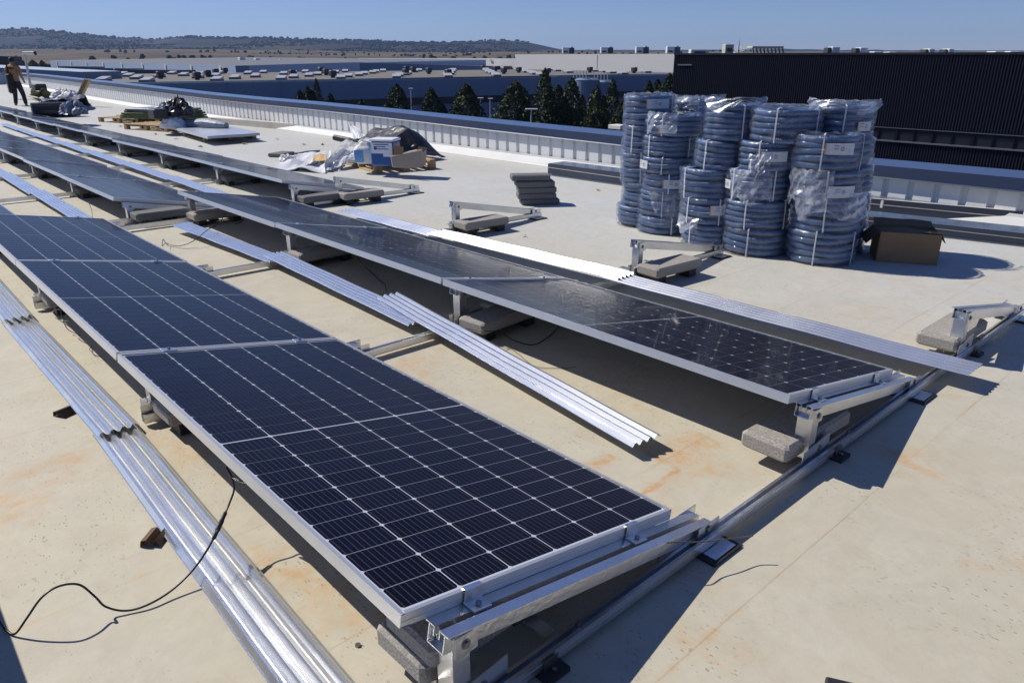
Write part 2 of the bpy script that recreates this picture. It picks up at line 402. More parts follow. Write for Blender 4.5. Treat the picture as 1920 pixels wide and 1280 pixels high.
for i in range(len(sts)-1):
    a, b = sts[i]-.004, sts[i+1]; za, zb = ptrim(a), ptrim(b); t = MB(); s2 = MB()
    hh = .115
    t.add([(a, YP-.05, za), (b, YP-.05, zb), (b, YP-.05, zb+hh), (a, YP-.05, za+hh), (a, YP-.062, za-.012), (b, YP-.062, zb-.012)], [(0, 1, 2, 3), (4, 5, 1, 0)])
    t.build('coping_trim', M['cap_side'], par, off=o0)
    s2.add([(a, YP-.05, za+hh), (b, YP-.05, zb+hh), (b, YP+.30, zb+hh+.03), (a, YP+.30, za+hh+.03), (b, YP+.30, zb-.3), (a, YP+.30, za-.3)], [(0, 1, 2, 3), (3, 2, 4, 5)])
    s2.build('coping', M['cap'], par, off=o0)
# outer wall of our building and the far return
ow = MB(); ow.add([(3.5, YP+.29, .35), (-49, YP+.29, .9), (-49, YP+.29, -9.6), (3.5, YP+.29, -9.6)], [(0, 1, 2, 3)])
ow.build('outer_wall', M['wall_blue'], par, off=o0)
ret = thing('parapet', 'far end return of the parapet behind the worker, in shade', 'parapet', (-49, 0, .4))
rb = MB(); rb.box((-49.2, -9, .40), (-49.02, YP-.06, .95)); rb.build('cladding_sheet', M['wall_pale'], ret, off=(-49, 0, .4))
rb = MB(); rb.box((-49.35, -9, .953), (-48.95, YP-.06, 1.03)); rb.build('coping', M['cap'], ret, off=(-49, 0, .4))

# ------------------------------------------------------------------ solar modules
L, WD = 2.094, 1.038
PITX = 2.114
TILT = .1828; ZH = .3234
def cell_shape(cx, cy, hx, hy, c=.0065):
    return [(cx-hx+c, cy-hy), (cx+hx-c, cy-hy), (cx+hx, cy-hy+c), (cx+hx, cy+hy-c), (cx+hx-c, cy+hy), (cx-hx+c, cy+hy), (cx-hx, cy+hy-c), (cx-hx, cy-hy+c)]
def add_uv(me, rects):
    uv = me.uv_layers.new(name='UVMap')
    for p in me.polygons:
        cx, cy, hx, hy = rects[p.index]
        for li in p.loop_indices:
            co = me.vertices[me.loops[li].vertex_index].co
            uv.data[li].uv = ((co.x-cx+hx)/(2*hx), (co.y-cy+hy)/(2*hy))
HX, HY = .0413, .0824
cellpos = []
for half in (0, 1):
    for i in range(12):
        cx = -(.0235 + HX + i*.0852 + half*(12*.0852+.0055))
        for j in range(6): cellpos.append((cx, .0165+HY+.002+j*.1682))
cm = MB(); cm.add([(p[0], p[1], 0) for p in cell_shape(0, 0, HX, HY)], [tuple(range(8))])
co = cm.build('solar_cell', M['cell']); add_uv(co.data, [(0, 0, HX, HY)]); cell_me = co.data; bpy.data.objects.remove(co)
def module_frame(t, far=False):
    f = MB(); lip = .011; dp = .035
    f.box((-L, 0, -dp), (0, .0015, 0)); f.box((-L, .0015, -.0025), (0, lip, 0))
    f.box((-L, .0015, -dp), (0, .028, -dp+.002))
    f.box((-L, WD-.0015, -dp), (0, WD, 0)); f.box((-L, WD-lip, -.0025), (0, WD-.0015, 0))
    for xa, s in ((0, -1), (-L, 1)):
        a, b = sorted((xa, xa+s*.0015)); f.box((a, .0015, -dp), (b, WD-.0015, .0003))
        a, b = sorted((xa+s*.0015, xa+s*lip)); f.box((a, lip, -.0022), (b, WD-lip, .0003))
    f.box((0, 0, -.024), (.0012, WD, -.020))
    f.build('frame', M['alu_frame'], t)
    b = MB(); b.box((-L+lip*.4, lip*.4, -.008), (-lip*.4, WD-lip*.4, -.0045)); b.build('glass_laminate', M['backsheet'], t)
    jb = MB(); jb.box((-L/2-.05, .4, -.03), (-L/2+.05, .5, -.0082)); jb.build('junction_box', M['rubber'], t)
def mk_near():
    t = thing('solar_panel', 'x', 'solar panel', (0, 0, 0), (-TILT, 0, 0))
    module_frame(t)
    for cx, cy in cellpos:
        o = bpy.data.objects.new('solar_cell', cell_me); S.collection.objects.link(o); o.parent = t; o.location = (cx, cy, -.0038)
    return t
def mk_far():
    t = thing('solar_panel', 'x', 'solar panel', (0, 0, 0), (-TILT, 0, 0))
    module_frame(t, True); c = MB()
    for cx, cy in cellpos: c.add([(p[0], p[1], -.0038) for p in cell_shape(cx, cy, HX, HY)], [tuple(range(8))])
    o = c.build('solar_cells', M['cell_far'], t); add_uv(o.data, [(cx, cy, HX, HY) for cx, cy in cellpos])
    return t
def clamps(t, which):
    pass
R1, R2, R3 = 0.0, 1.7045, 3.33
near = mk_near(); near.location = (0, R1, ZH)
near['label'] = 'nearest dark solar panel of the front row, its corner at the bottom of the view'
near['group'] = 'solar panels in tilted rows'
gp = 'solar panels in tilted rows'
dup(near, (-PITX, R1, ZH+.001), (-TILT-.002, 0, 0), 'second solar panel of the front row, reflecting blue sky, between two others', gp)
dup(near, (-2*PITX, R1, ZH-.002), (-TILT+.004, 0, 0), 'third front row panel at the left edge, with a brown dead leaf on it', gp)
dup(near, (.0127, R2, ZH), (-TILT-.001, 0, 0), 'near end solar panel of the middle row, dark with light streaks', gp)
dup(near, (.0127-PITX, R2, ZH+.002), (-TILT-.003, 0, 0), 'middle solar panel of the three in the middle row', gp)
dup(near, (.0127-2*PITX, R2, ZH-.004), (-TILT+.006, .0, 0), 'farthest solar panel of the near part of the middle row, in front of the gap', gp)
far = mk_far(); far.location = (-6.72, 1.23, .256); far['group'] = gp
far['label'] = 'first solar panel beyond the gap in the middle row, its bare end rail showing'
ordn = ['second', 'third', 'fourth', 'fifth', 'sixth', 'seventh', 'eighth', 'ninth', 'tenth', 'eleventh', 'twelfth']
for i in range(1, 7):
    dup(far, (-6.72-i*PITX, 1.23+.005*i, .256+[0,.001,.008,.0,.006,-.004,.004][i]), (-TILT+R_.uniform(-.012, .012), R_.uniform(-.004, .004), 0),
        ordn[i-1]+' solar panel beyond the gap in the middle row, dusty and bluish', gp)
zz3 = [.286, .287, .287, .300, .292, .281, .284, .29, .285, .29, .30]
dup(far, (-6.50, 2.87, .286), None, 'first solar panel of the back row beside the bare frames', gp)
for i in range(1, 11):
    dup(far, (-6.50-i*PITX, 2.87+.004*i, zz3[i]+zroof(-6.5-i*PITX)*.6), (-TILT+R_.uniform(-.012, .012), (zz3[i]-zz3[min(i+1, 10)])/PITX*.9, 0),
        ordn[i-1]+' solar panel of the back row from its near end, grey with dust', gp)
dup(far, (-7.3, -.5, .256), None, 'solar panel sliver at the left edge beyond the front row', gp)
dup(far, (-7.3-PITX, -.5, .256), None, 'solar panel at the left edge, second beyond the front row', gp)
lf = MB(); lp = G(29, 465, .25); lf.add([(lp.x-.015, lp.y, lp.z+.012), (lp.x, lp.y-.010, lp.z+.006), (lp.x+.02, lp.y, lp.z+.010), (lp.x+.004, lp.y+.012, lp.z+.018)], [(0, 1, 2), (0, 2, 3)])
tag(lf.build('dead_leaf', mat('dead_leaf', (.35, .16, .03), .8)), 'small orange brown dead leaf on the third front row panel', 'leaf')

# ------------------------------------------------------------------ triangular supports
sT, cT = math.sin(TILT), math.cos(TILT)
def rail_pt(y, dz=0): return Vector((0, y, ZH-.037-math.tan(TILT)*y+dz))
def mk_frame():
    t = thing('support_frame', 'x', 'panel support', (0, 0, 0))
    r = MB(); a = rail_pt(.065); b = rail_pt(1.135); up = Vector((0, sT, cT))
    def bar(x0, x1, z0, z1): r.prism([(-x1, z0), (-x0, z0), (-x0, z1), (-x1, z1)] if False else [(x0, z0), (x1, z0), (x1, z1), (x0, z1)], a, b, up)
    bar(-.042, -.009, -.003, 0); bar(.009, .042, -.003, 0)
    bar(-.030, -.027, -.052, -.0032); bar(.027, .030, -.052, -.0032)
    bar(-.0265, .0265, -.052, -.049)
    bar(-.012, -.009, -.024, -.0032); bar(.009, .012, -.024, -.0032)
    r.build('sloping_rail', M['alu'], t)
    p = MB(); zt = rail_pt(.10).z-.012
    y0, y1, x0, x1 = .078, .128, -.024, .036
    for (ax, ay, bx, by) in ((x0, y0, x1, y0+.003), (x0, y1-.003, x1, y1), (x0, y0+.003, x0+.003, y1-.003), (x1-.003, y0+.003, x1, y1-.003)):
        p.box((ax, ay, .05), (bx, by, zt-.012*(ay > .1)))
    # tapering side cheeks that grip the rail
    p.box((.0362, .085, zt-.06), (.039, .15, zt-.002))
    p.build('upright', M['alu'], t)
    k = MB(); k.box((.040, .03, .045), (.043, .24, .095)); k.box((-.031, .05, .045), (-.028, .20, .095))
    k.add([(.0402, .03, .095), (.0402, .24, .095), (.0402, .24, .118), (.0432, .03, .095), (.0432, .24, .095), (.0432, .24, .118)], [(0, 1, 2), (3, 5, 4), (1, 4, 5, 2), (0, 2, 5, 3)])
    k.build('foot_bracket', M['alu'], t)
    q = MB(); zr = rail_pt(1.1).z
    q.box((.0435, 1.05, .012), (.0465, 1.165, zr+.005)); q.box((-.0465, 1.05, .012), (-.0435, 1.165, zr+.005))
    q.box((.0435, 1.05, .010), (.115, 1.165, .0145)); q.box((-.0435, 1.06, .012), (.0435, 1.15, .02))
    q.build('rear_bracket', M['alu'], t)
    w = MB(); w.box((-.17, .12, .040), (.012, .16, .0455)); 
    w.build('slab_tray', M['alu'], t); w = MB(); w.box((-.17, .40, .040), (.012, .44, .0455))
    w.build('slab_tray', M['alu'], t)
    u = MB(); u.box((-.06, 1.03, .001), (.125, 1.185, .0095)); u.build('rubber_pad', M['rubber'], t)
    def bolt(x, y, z, axis='X', r=.009):
        bb = MB(); bb.cyl((x, y, z), r, .007, 6, axis); bb.cyl((x, y, z), r*1.5, .0018, 12, axis); return bb
    bolt(.039, .115, zt-.03).build('bolt', M['steel_dark'], t)
    bolt(.0465, 1.10, zr-.012).build('bolt', M['steel_dark'], t)
    bolt(.0432, .16, .075).build('bolt', M['steel_dark'], t)
    return t
FR0 = mk_frame(); XN = .042
FR0.location = (XN, R1, 0); gf = 'triangular aluminium supports'
FR0['group'] = gf; FR0['label'] = 'nearest aluminium triangle support at the end of the front row'
for i, s in ((1, 'between the first two front row panels'), (2, 'between the second and third front row panels')):
    dup(FR0, (XN-i*PITX, R1, 0), None, 'aluminium support under the joint '+s, gf)
dup(FR0, (XN-3*PITX, R1, 0), None, 'aluminium support at the far end of the third front row panel', gf)
l2 = ['aluminium triangle support at the near end of the middle row', 'aluminium support under the first joint of the middle row',
      'aluminium support under the second joint of the middle row', 'aluminium support at the far end of the middle row near part']
for i in range(4): dup(FR0, (XN-i*PITX, R2, 0), None, l2[i], gf)
l3 = ['bare aluminium triangle support at the right edge with a slab behind its post', 'bare aluminium triangle support in front of the blue pipe coils',
      'bare aluminium triangle support in front of the dark slab stack', 'bare aluminium triangle support next to the end of the back row panels']
for i in range(4): dup(FR0, (XN+.012-i*PITX, R3, 0), None, l3[i], gf).scale = (1, 1, 1.06)
for i in range(7):
    dup(FR0, (-6.66-i*PITX, 1.23, -.067), (0, -.10 if i < 4 else 0, 0), ('aluminium end support under the first middle row panel beyond the gap' if i == 0 else 'aluminium support under joint %s of the middle row beyond the gap' % ['', 'one', 'two', 'three', 'four', 'five', 'six'][i]), gf)
for i in range(11):
    dup(FR0, (-6.44-i*PITX, 2.87, -.037+zroof(-6.5-i*PITX)), (0, -.05, 0), ('aluminium end support of the back row panels, beside a bare frame' if i == 0 else ordn[i-1]+' aluminium support under the back row panels from the near end'), gf)
# clamps on the joints
def mk_clamp(mid):
    t = thing('panel_clamp', 'x', 'clamp', (0, 0, 0), (-TILT, 0, 0))
    c = MB()
    if mid:
        c.box((-.02, -.03, .0008), (.02, .03, .0035)); c.box((-.008, -.03, -.035), (.008, .03, .0006))
    else:
        c.box((-.011, -.028, .0008), (.006, .028, .0035)); c.box((.0035, -.028, -.035), (.0062, .028, .0008)); c.box((.0064, -.028, -.035), (.045, .028, -.031))
    c.build('clamp_plate', M['alu'], t)
    b = MB(); b.cyl((0 if mid else .026, 0, .0036 if mid else -.031), .0075, .008, 6); b.build('bolt', M['steel_dark'], t)
    return t
mc = mk_clamp(True); ec = mk_clamp(False); first = {True: mc, False: ec}; used = set()
gc = 'clamps holding the solar panels'
def put_clamp(mid, x, yrow, frac, zh, lab):
    y = yrow+frac*WD*cT; z = zh-frac*WD*sT
    if mid not in used:
        used.add(mid); o = first[mid]; o.location = (x, y, z); o['label'] = lab; o['group'] = gc
    else: dup(first[mid], (x, y, z), None, lab, gc)
for fr, w in ((.20, 'left'), (.80, 'right')):
    put_clamp(False, .001, R1, fr, ZH, w+' end clamp on the nearest front row panel')
    put_clamp(False, .0137, R2, fr, ZH, w+' end clamp on the near end panel of the middle row')
    for i in (1, 2):
        put_clamp(True, -i*PITX+.010, R1, fr, ZH, '%s clamp on joint %s of the front row' % (w, ['', 'one', 'two'][i]))
        put_clamp(True, -i*PITX+.022, R2, fr, ZH, '%s clamp on joint %s of the middle row' % (w, ['', 'one', 'two'][i]))
    put_clamp(True, -3*PITX+.010, R1, fr, ZH, w+' clamp at the far end of the front row')
    put_clamp(True, -3*PITX+.022, R2, fr, ZH, w+' clamp at the far end of the middle row near part')
    for i in range(1, 5):
        put_clamp(True, -6.72-i*PITX+.01, 1.23, fr, .258, '%s clamp on joint %s of the middle row beyond the gap' % (w, ['', 'one', 'two', 'three', 'four'][i]))
    for i in range(1, 5):
        put_clamp(True, -6.50-i*PITX+.01, 2.87, fr, zz3[i]+.002, '%s clamp on joint %s of the back row' % (w, ['', 'one', 'two', 'three', 'four'][i]))

# base rails running across the rows
def mk_base(x, y0, y1, lab, z=0):
    t = thing('base_rail', lab, 'rail', (x, y0, z), group='base rails lying across the rows'); n = y1-y0
    r = MB()
    for (a, b, c, dd) in ((-.018, -.0155, .018, .056), (.0155, .018, .018, .056), (-.0155, .0155, .018, .021), (-.0155, -.007, .053, .056), (.007, .0155, .053, .056)):
        r.box((a, 0, c), (b, n, dd))
    r.box((.0182, 0, .034), (.0196, n, .040))
    r.build('channel', M['alu'], t)
    y = .33
    while y < n:
        p = MB(); p.box((-.03, y-.04, .001), (.055, y+.04, .016)); o = p.build('rubber_pad', M['rubber'], t)
        c = MB(); c.box((.0228, y-.025, .0085), (.05, y+.025, .0115)); c.box((.0228, y-.025, .0115), (.0255, y+.025, .05)); c.cyl((.038, y, .0115), .007, .012, 6); c.build('rail_clip', M['steel_dark'], t)
        b = MB(); b.cyl((0, y+.13, .0565), .006, .01, 6); b.cyl((0, y+.13, .0565), .010, .002, 10); b.build('bolt', M['steel_dark'], t)
        y += 1.62
    return t
bl = ['nearest base rail running across from the front row to the right edge', 'base rail crossing under the first joints of the rows',
      'base rail crossing under the second joints of the rows', 'base rail crossing under the far ends of the near rows']
for i in range(4): mk_base(.092-i*PITX, .03, 4.50, bl[i])
for i in range(6): mk_base(-6.63-i*PITX, -.3, 4.05, 'base rail %s across the rows beyond the gap' % ['one', 'two', 'three', 'four', 'five', 'six'][i])

# ballast slabs
def mk_slab(name='concrete_slab', m_='concrete'):
    b = MB(); b.cbox((-.10, -.25, 0), (.10, .25, .07), .012); return b.build(name, M[m_])
sb = mk_slab(); sb.location = (-.085, R1+.31, .050); tag(sb, 'upper ballast slab under the nearest support of the front row', 'slab', 'concrete ballast slabs'); sbm = sb
def slab(x, y, z, rz, lab, mm=None, grp='concrete ballast slabs'):
    o = sbm.copy(); o.scale = (1, 1, 1)
    if mm: o.data = sbg.data
    S.collection.objects.link(o); o.location = (x, y, z); o.rotation_euler = (0, 0, rz); o['label'] = lab; o['group'] = grp
    if z < .07 and grp.startswith('concrete') and not any(k_ in lab for k_ in ('near end of the middle', 'right edge', 'lower ballast')):
        for yy in (-.17, .17):
            f_ = padp.copy(); S.collection.objects.link(f_); f_.parent = o; f_.location = (0, yy, 0)
    return o
padp = MB(); padp.box((-.08, -.04, -.055), (.08, .04, -.0005)); padp = padp.build('rubber_pad', M['rubber'], sb); padp.location = (0, .14, 0)
sb.location = (-.08, R1+.26, .132); sb.scale = (1, .8, .92); slab(-.115, R1+.30, .061, .02, 'lower ballast slab under the nearest support of the front row')
for i in (1, 2, 3): slab(XN-i*PITX+.17, R1+.32, .061, R_.uniform(-.03, .03), 'ballast slab beside the post under front row joint %s' % ['', 'one', 'two', 'three'][i])
l = ['pale speckled ballast slab at the near end of the middle row', 'ballast slab beside the post under the first middle row joint', 'ballast slab beside the post under the second middle row joint', 'ballast slab by the far post of the middle row near part']
for i in range(4): slab(XN-i*PITX+(-.08 if i == 0 else .17), R2+.215+(.06 if i else 0), .061 if i == 0 else .05, R_.uniform(-.04, .04)+(.1 if i == 1 else 0), l[i])
l = ['pale ballast slab behind the bare support at the right edge', 'ballast slab shadowed by the bare support near the pipe coils', 'ballast slab in the bare support near the dark slab stack', 'ballast slab in the bare support beside the back row panels']
for i in range(4): slab(XN-i*PITX+(-.06 if i == 0 else .18), R3+.28, .061, (0 if i == 0 else -.06), l[i])
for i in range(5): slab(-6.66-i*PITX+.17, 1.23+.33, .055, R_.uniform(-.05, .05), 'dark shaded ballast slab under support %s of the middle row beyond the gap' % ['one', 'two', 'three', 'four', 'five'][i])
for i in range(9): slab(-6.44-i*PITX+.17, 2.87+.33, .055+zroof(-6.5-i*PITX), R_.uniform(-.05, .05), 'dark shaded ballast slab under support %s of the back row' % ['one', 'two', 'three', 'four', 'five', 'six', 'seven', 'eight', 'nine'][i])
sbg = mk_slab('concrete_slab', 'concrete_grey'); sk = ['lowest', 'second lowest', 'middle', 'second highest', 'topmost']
scx = (G(1012, 385).x-.10, G(1012, 385).y+.05)
for i in range(5):
    loc = (scx[0]+[.02, .0, .0, -.01, -.05][i], scx[1]+[.02, -.01, -.01, -.03, -.06][i], .001+i*.0655)
    rz = -.62+1.2*0+[.02, -.02, 0, .03, 0][i]
    if i == 0: o = sbg; o.location = loc; o.rotation_euler = (0, 0, rz)
    else: o = slab(*loc, rz, '', 'g')
    o.scale = (1.0, .86, .92)
    tag(o, sk[i]+' of the five dark grey slabs stacked on the open roof', 'slab', 'stack of dark grey slabs')
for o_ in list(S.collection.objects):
    if str(o_.get('label', '')).startswith('dark shaded'): o_.data = sbg.data  # darker concrete paints the shade under the far panels into these slabs
sp_ = slab(G(528, 293).x, G(528, 293).y, .002, .5, 'single grey slab lying alone left of the tarpaulin heap', 'g', 'loose slabs'); sp_.scale = (1.3, .8, .9)

# ------------------------------------------------------------------ corrugated strips
def strip(a, b, w, nr, lab, h=.0145):
    a = Vector(a); b = Vector(b); L_ = (b-a).length; t_ = (b-a).normalized(); sd = Vector((0, 0, 1)).cross(t_).normalized()
    prof = []; p = w/nr
    for i in range(nr):
        for fx, fz in ((0, 0), (.10, 0), (.38, 1), (.62, 1), (.90, 0)): prof.append((-w/2+(i+fx)*p, fz*h))
    prof += [(w/2, 0)]
    n = len(prof); nseg = 14; vs = []
    for s in range(nseg+1):
        q = a+(b-a)*(s/nseg); wob = .0025*math.sin(s*1.3+a.x*7)
        for (x, z) in prof: vs.append(q+sd*(x+wob*.6)+Vector((0, 0, z+wob)))
    m0 = len(vs); vs += [p_-Vector((0, 0, .0016)) for p_ in vs]
    fs = []
    for s in range(nseg):
        for i in range(n-1):
            fs.append((s*n+i, s*n+i+1, (s+1)*n+i+1, (s+1)*n+i)); fs.append((m0+s*n+i, m0+(s+1)*n+i, m0+(s+1)*n+i+1, m0+s*n+i+1))
    for s in (0, nseg):
        for i in range(n-1): fs.append((s*n+i, m0+s*n+i, m0+s*n+i+1, s*n+i+1))
    mb = MB(); mb.add([v-a for v in vs], fs); o = mb.build('corrugated_strip', M['galv'], smooth=False); o.location = a
    return tag(o, lab, 'metal strip', 'corrugated metal strips between the rows')
strip((.35, -.125, .010), (-2.06, -.078, .012), .165, 4, 'nearest corrugated strip left of the front row, crossed by the black cable')
strip((-1.98, -.080, .036), (-4.0, -.095, .012), .165, 4, 'second corrugated strip left of the front row, its jagged dark end by the cardboard')
strip((-3.92, -.098, .036), (-5.95, -.085, .014), .165, 4, 'third corrugated strip left of the front row at the left edge')
strip((-.42, 1.445, .052), (-2.66, 1.70, .092), .165, 4, 'bright corrugated strip with a free end over the rust stains, on top of another')
strip((-2.18, 1.60, .060), (-4.22, 1.665, .080), .165, 5, 'corrugated strip in the middle of the lane before the middle row')
strip((-4.10, 1.655, .050), (-5.92, 1.56, .068), .165, 5, 'corrugated strip at the far end of the lane, under the black cable')
strip((.245, 3.13, .085), (-2.02, 3.11, .095), .21, 5, 'long corrugated strip reaching the right edge behind the middle row', h=.0085)
strip((-1.90, 3.125, .105), (-3.98, 3.06, .088), .21, 5, 'glaring white corrugated strip in front of the bare supports')
strip((-3.86, 3.06, .070), (-5.45, 3.02, .078), .19, 5, 'far thin corrugated strip ending beside the bare frame')
for i in range(5): strip((-6.85-i*2.03, .97, .055), (-8.93-i*2.03, .98, .075), .17, 5, 'corrugated strip %s beyond the gap left of the middle row' % ['one', 'two', 'three', 'four', 'five'][i])
for i in range(7): strip((-6.9-i*2.03, 2.50+.02*i, .062), (-8.98-i*2.03, 2.51+.02*i, .085), .17, 4, 'corrugated strip %s beyond the gap left of the back row' % ['one', 'two', 'three', 'four', 'five', 'six', 'seven'][i])

# ------------------------------------------------------------------ long sheet metal profiles along the parapet
def beam(u0, v0, u1, v1, w, h, z, m_, name, lab, cat, grp=None, zz=0.0, ends=True, wall=.0, xoff=None):
    a = G(u0, v0, zz); b = G(u1, v1, zz); t = thing(name, lab, cat, a, group=grp)
    dirv = (b-a).normalized(); side = Vector((0, 0, 1)).cross(dirv); side = side if side.y > 0 else -side
    mb = MB(); A = Vector((0, 0, z)); B = b-a+Vector((0, 0, z)); W = side*w; H = Vector((0, 0, h))
    mb.add([A, B, B+W, A+W, A+H, B+H, B+W+H, A+W+H], [(0, 3, 2, 1), (4, 5, 6, 7), (0, 1, 5, 4), (1, 2, 6, 5), (2, 3, 7, 6), (3, 0, 4, 7)])
    return t, mb, A, B, W, H, dirv
# pale kerb beam at the foot of the far parapet
t, mb, A, B, W, H, dv = beam(395, 233, 641, 253, .22, .14, .02, M['kerb'], 'roof_beam', 'long pale beige beam lying at the foot of the parapet behind the pallets', 'beam')
mb.build('beam_body', M['kerb'], t)
e = MB(); e.add([B+dv*.002+W*.15+H*.15, B+dv*.002+W*.85+H*.15, B+dv*.002+W*.85+H*.85, B+dv*.002+W*.15+H*.85], [(0, 1, 2, 3)]); e.build('open_end', M['vent'], t)
# bundle of white profiles
for k, (u0, v0, u1, v1, w, h, lab) in enumerate([(770, 264, 1004, 303, .16, .11, 'long white sheet metal profile with an open dark end, lower of the bundle'), (775, 254, 1020, 287, .15, .10, 'long white sheet metal profile with an open brownish end, nearer the parapet')]):
    t, mb, A, B, W, H, dv = beam(u0, v0, u1, v1, w, h, .01, M['flash'], 'metal_profile', lab, 'metal profile', 'profiles lying along the parapet')
    mb.build('profile_body', M['flash'], t)
    e = MB(); e.add([B+dv*.002+W*.06+H*.08, B+dv*.002+W*.94+H*.08, B+dv*.002+W*.94+H*.92, B+dv*.002+W*.06+H*.92], [(0, 1, 2, 3)]); e.build('open_end', M['vent'] if k == 0 else M['card_in'], t)
    e = MB(); e.add([A+H*.55-W.normalized()*.002, B+H*.55-W.normalized()*.002, B+H*.62-W.normalized()*.002, A+H*.62-W.normalized()*.002], [(0, 1, 2, 3)]); e.build('fold_line', M['cap_side'], t)
def long_box(u0, v0, u1, v1, w, h, lab, body='navy', top='bluefilm', name='metal_profile', base=True, zz=0):
    t, mb, A, B, W, H, dv = beam(u0, v0, u1, v1, w, h, .015, M[body], name, lab, 'metal profile', 'profiles lying along the parapet', zz=zz)
    mb.build('profile_body', M[body], t); n_ = W.normalized()
    e = MB(); U = Vector((0, 0, .004)); e.add([A+H+U, B+H+U, B+W+H+U, A+W+H+U], [(0, 1, 2, 3)]); e.build('top_skin', M[top], t)
    e = MB(); q = Vector((0, 0, .003)); 
    e.add([A+H*.62-n_*.003, B+H*.50-n_*.003, B+H*.56-n_*.003, A+H*.68-n_*.003], [(0, 1, 2, 3)]); e.build('edge_line', M['kerb'], t)
    if base:
        e = MB(); e.add([A-n_*.04-Vector((0, 0, .010)), B-n_*.04-Vector((0, 0, .010)), B-n_*.0-Vector((0, 0, .002)), A-n_*.0-Vector((0, 0, .002)), A-n_*.04-Vector((0, 0, .014)), B-n_*.04-Vector((0, 0, .014))], [(0, 1, 2, 3), (0, 4, 5, 1)]); e.build('bottom_flange', M['cap'], t)
    return t
long_box(1027, 328, 1260, 361, .35, .14, 'dark blue folded metal profile lying left of the pipe coils')
long_box(1560, 392, 1882, 425, .22, .13, 'dark navy metal profile with a square end, nearest the parapet on the right', base=False)
t = long_box(1590, 424, 2060, 478, .34, .09, 'long blue film covered metal profile lying right of the cardboard box')
long_box(1600, 398, 2100, 446, .05, .14, 'thin navy metal profile standing behind the film covered one', base=False, top='kerb')
cl = MB(); p = G(1655, 378, .16); cl.box((p.x-.01, p.y-.02, .10), (p.x+.012, p.y+.0, .17)); tag(cl.build('metal_clip', M['flash']), 'small white clip on the dark profile beside the coils', 'clip')

# ------------------------------------------------------------------ pipe coils
CO = {}
def ring_mesh(r, rr, n=56, m_=8, seed=0):
    rnd = random.Random(seed); ph = [rnd.uniform(0, 6.28) for _ in range(4)]
    vs = []; fs = []
    for i in range(n):
        a = 2*PI*i/n; wob = .0025*math.sin(3*a+ph[0])+.002*math.sin(5*a+ph[1]); zo = .004*math.sin(2*a+ph[2])+.0025*math.sin(4*a+ph[3])
        for k in range(m_):
            q = 2*PI*k/m_; R = r+wob+rr*math.cos(q); vs.append((R*math.cos(a), R*math.sin(a), zo+rr*math.sin(q)))
    for i in range(n):
        for k in range(m_): fs.append((i*m_+k, ((i+1) % n)*m_+k, ((i+1) % n)*m_+(k+1) % m_, i*m_+(k+1) % m_))
    me = bpy.data.meshes.new('pipe_turn'); me.from_pydata(vs, [], fs); me.materials.append(M['pipe'])
    uv = me.uv_layers.new(name='UVMap')
    for p in me.polygons:
        i = p.index//m_
        for li in p.loop_indices:
            vi = me.loops[li].vertex_index; ii = vi//m_; ii = n if (ii == 0 and i == n-1) else ii
            uv.data[li].uv = (ii/n, (vi % m_)/m_)
        p.use_smooth = True
    me.update(); return me
RINGS = [ring_mesh(.232, .0245, seed=s) for s in range(5)]; RIN = ring_mesh(.186, .0245, 40, 6, 9)
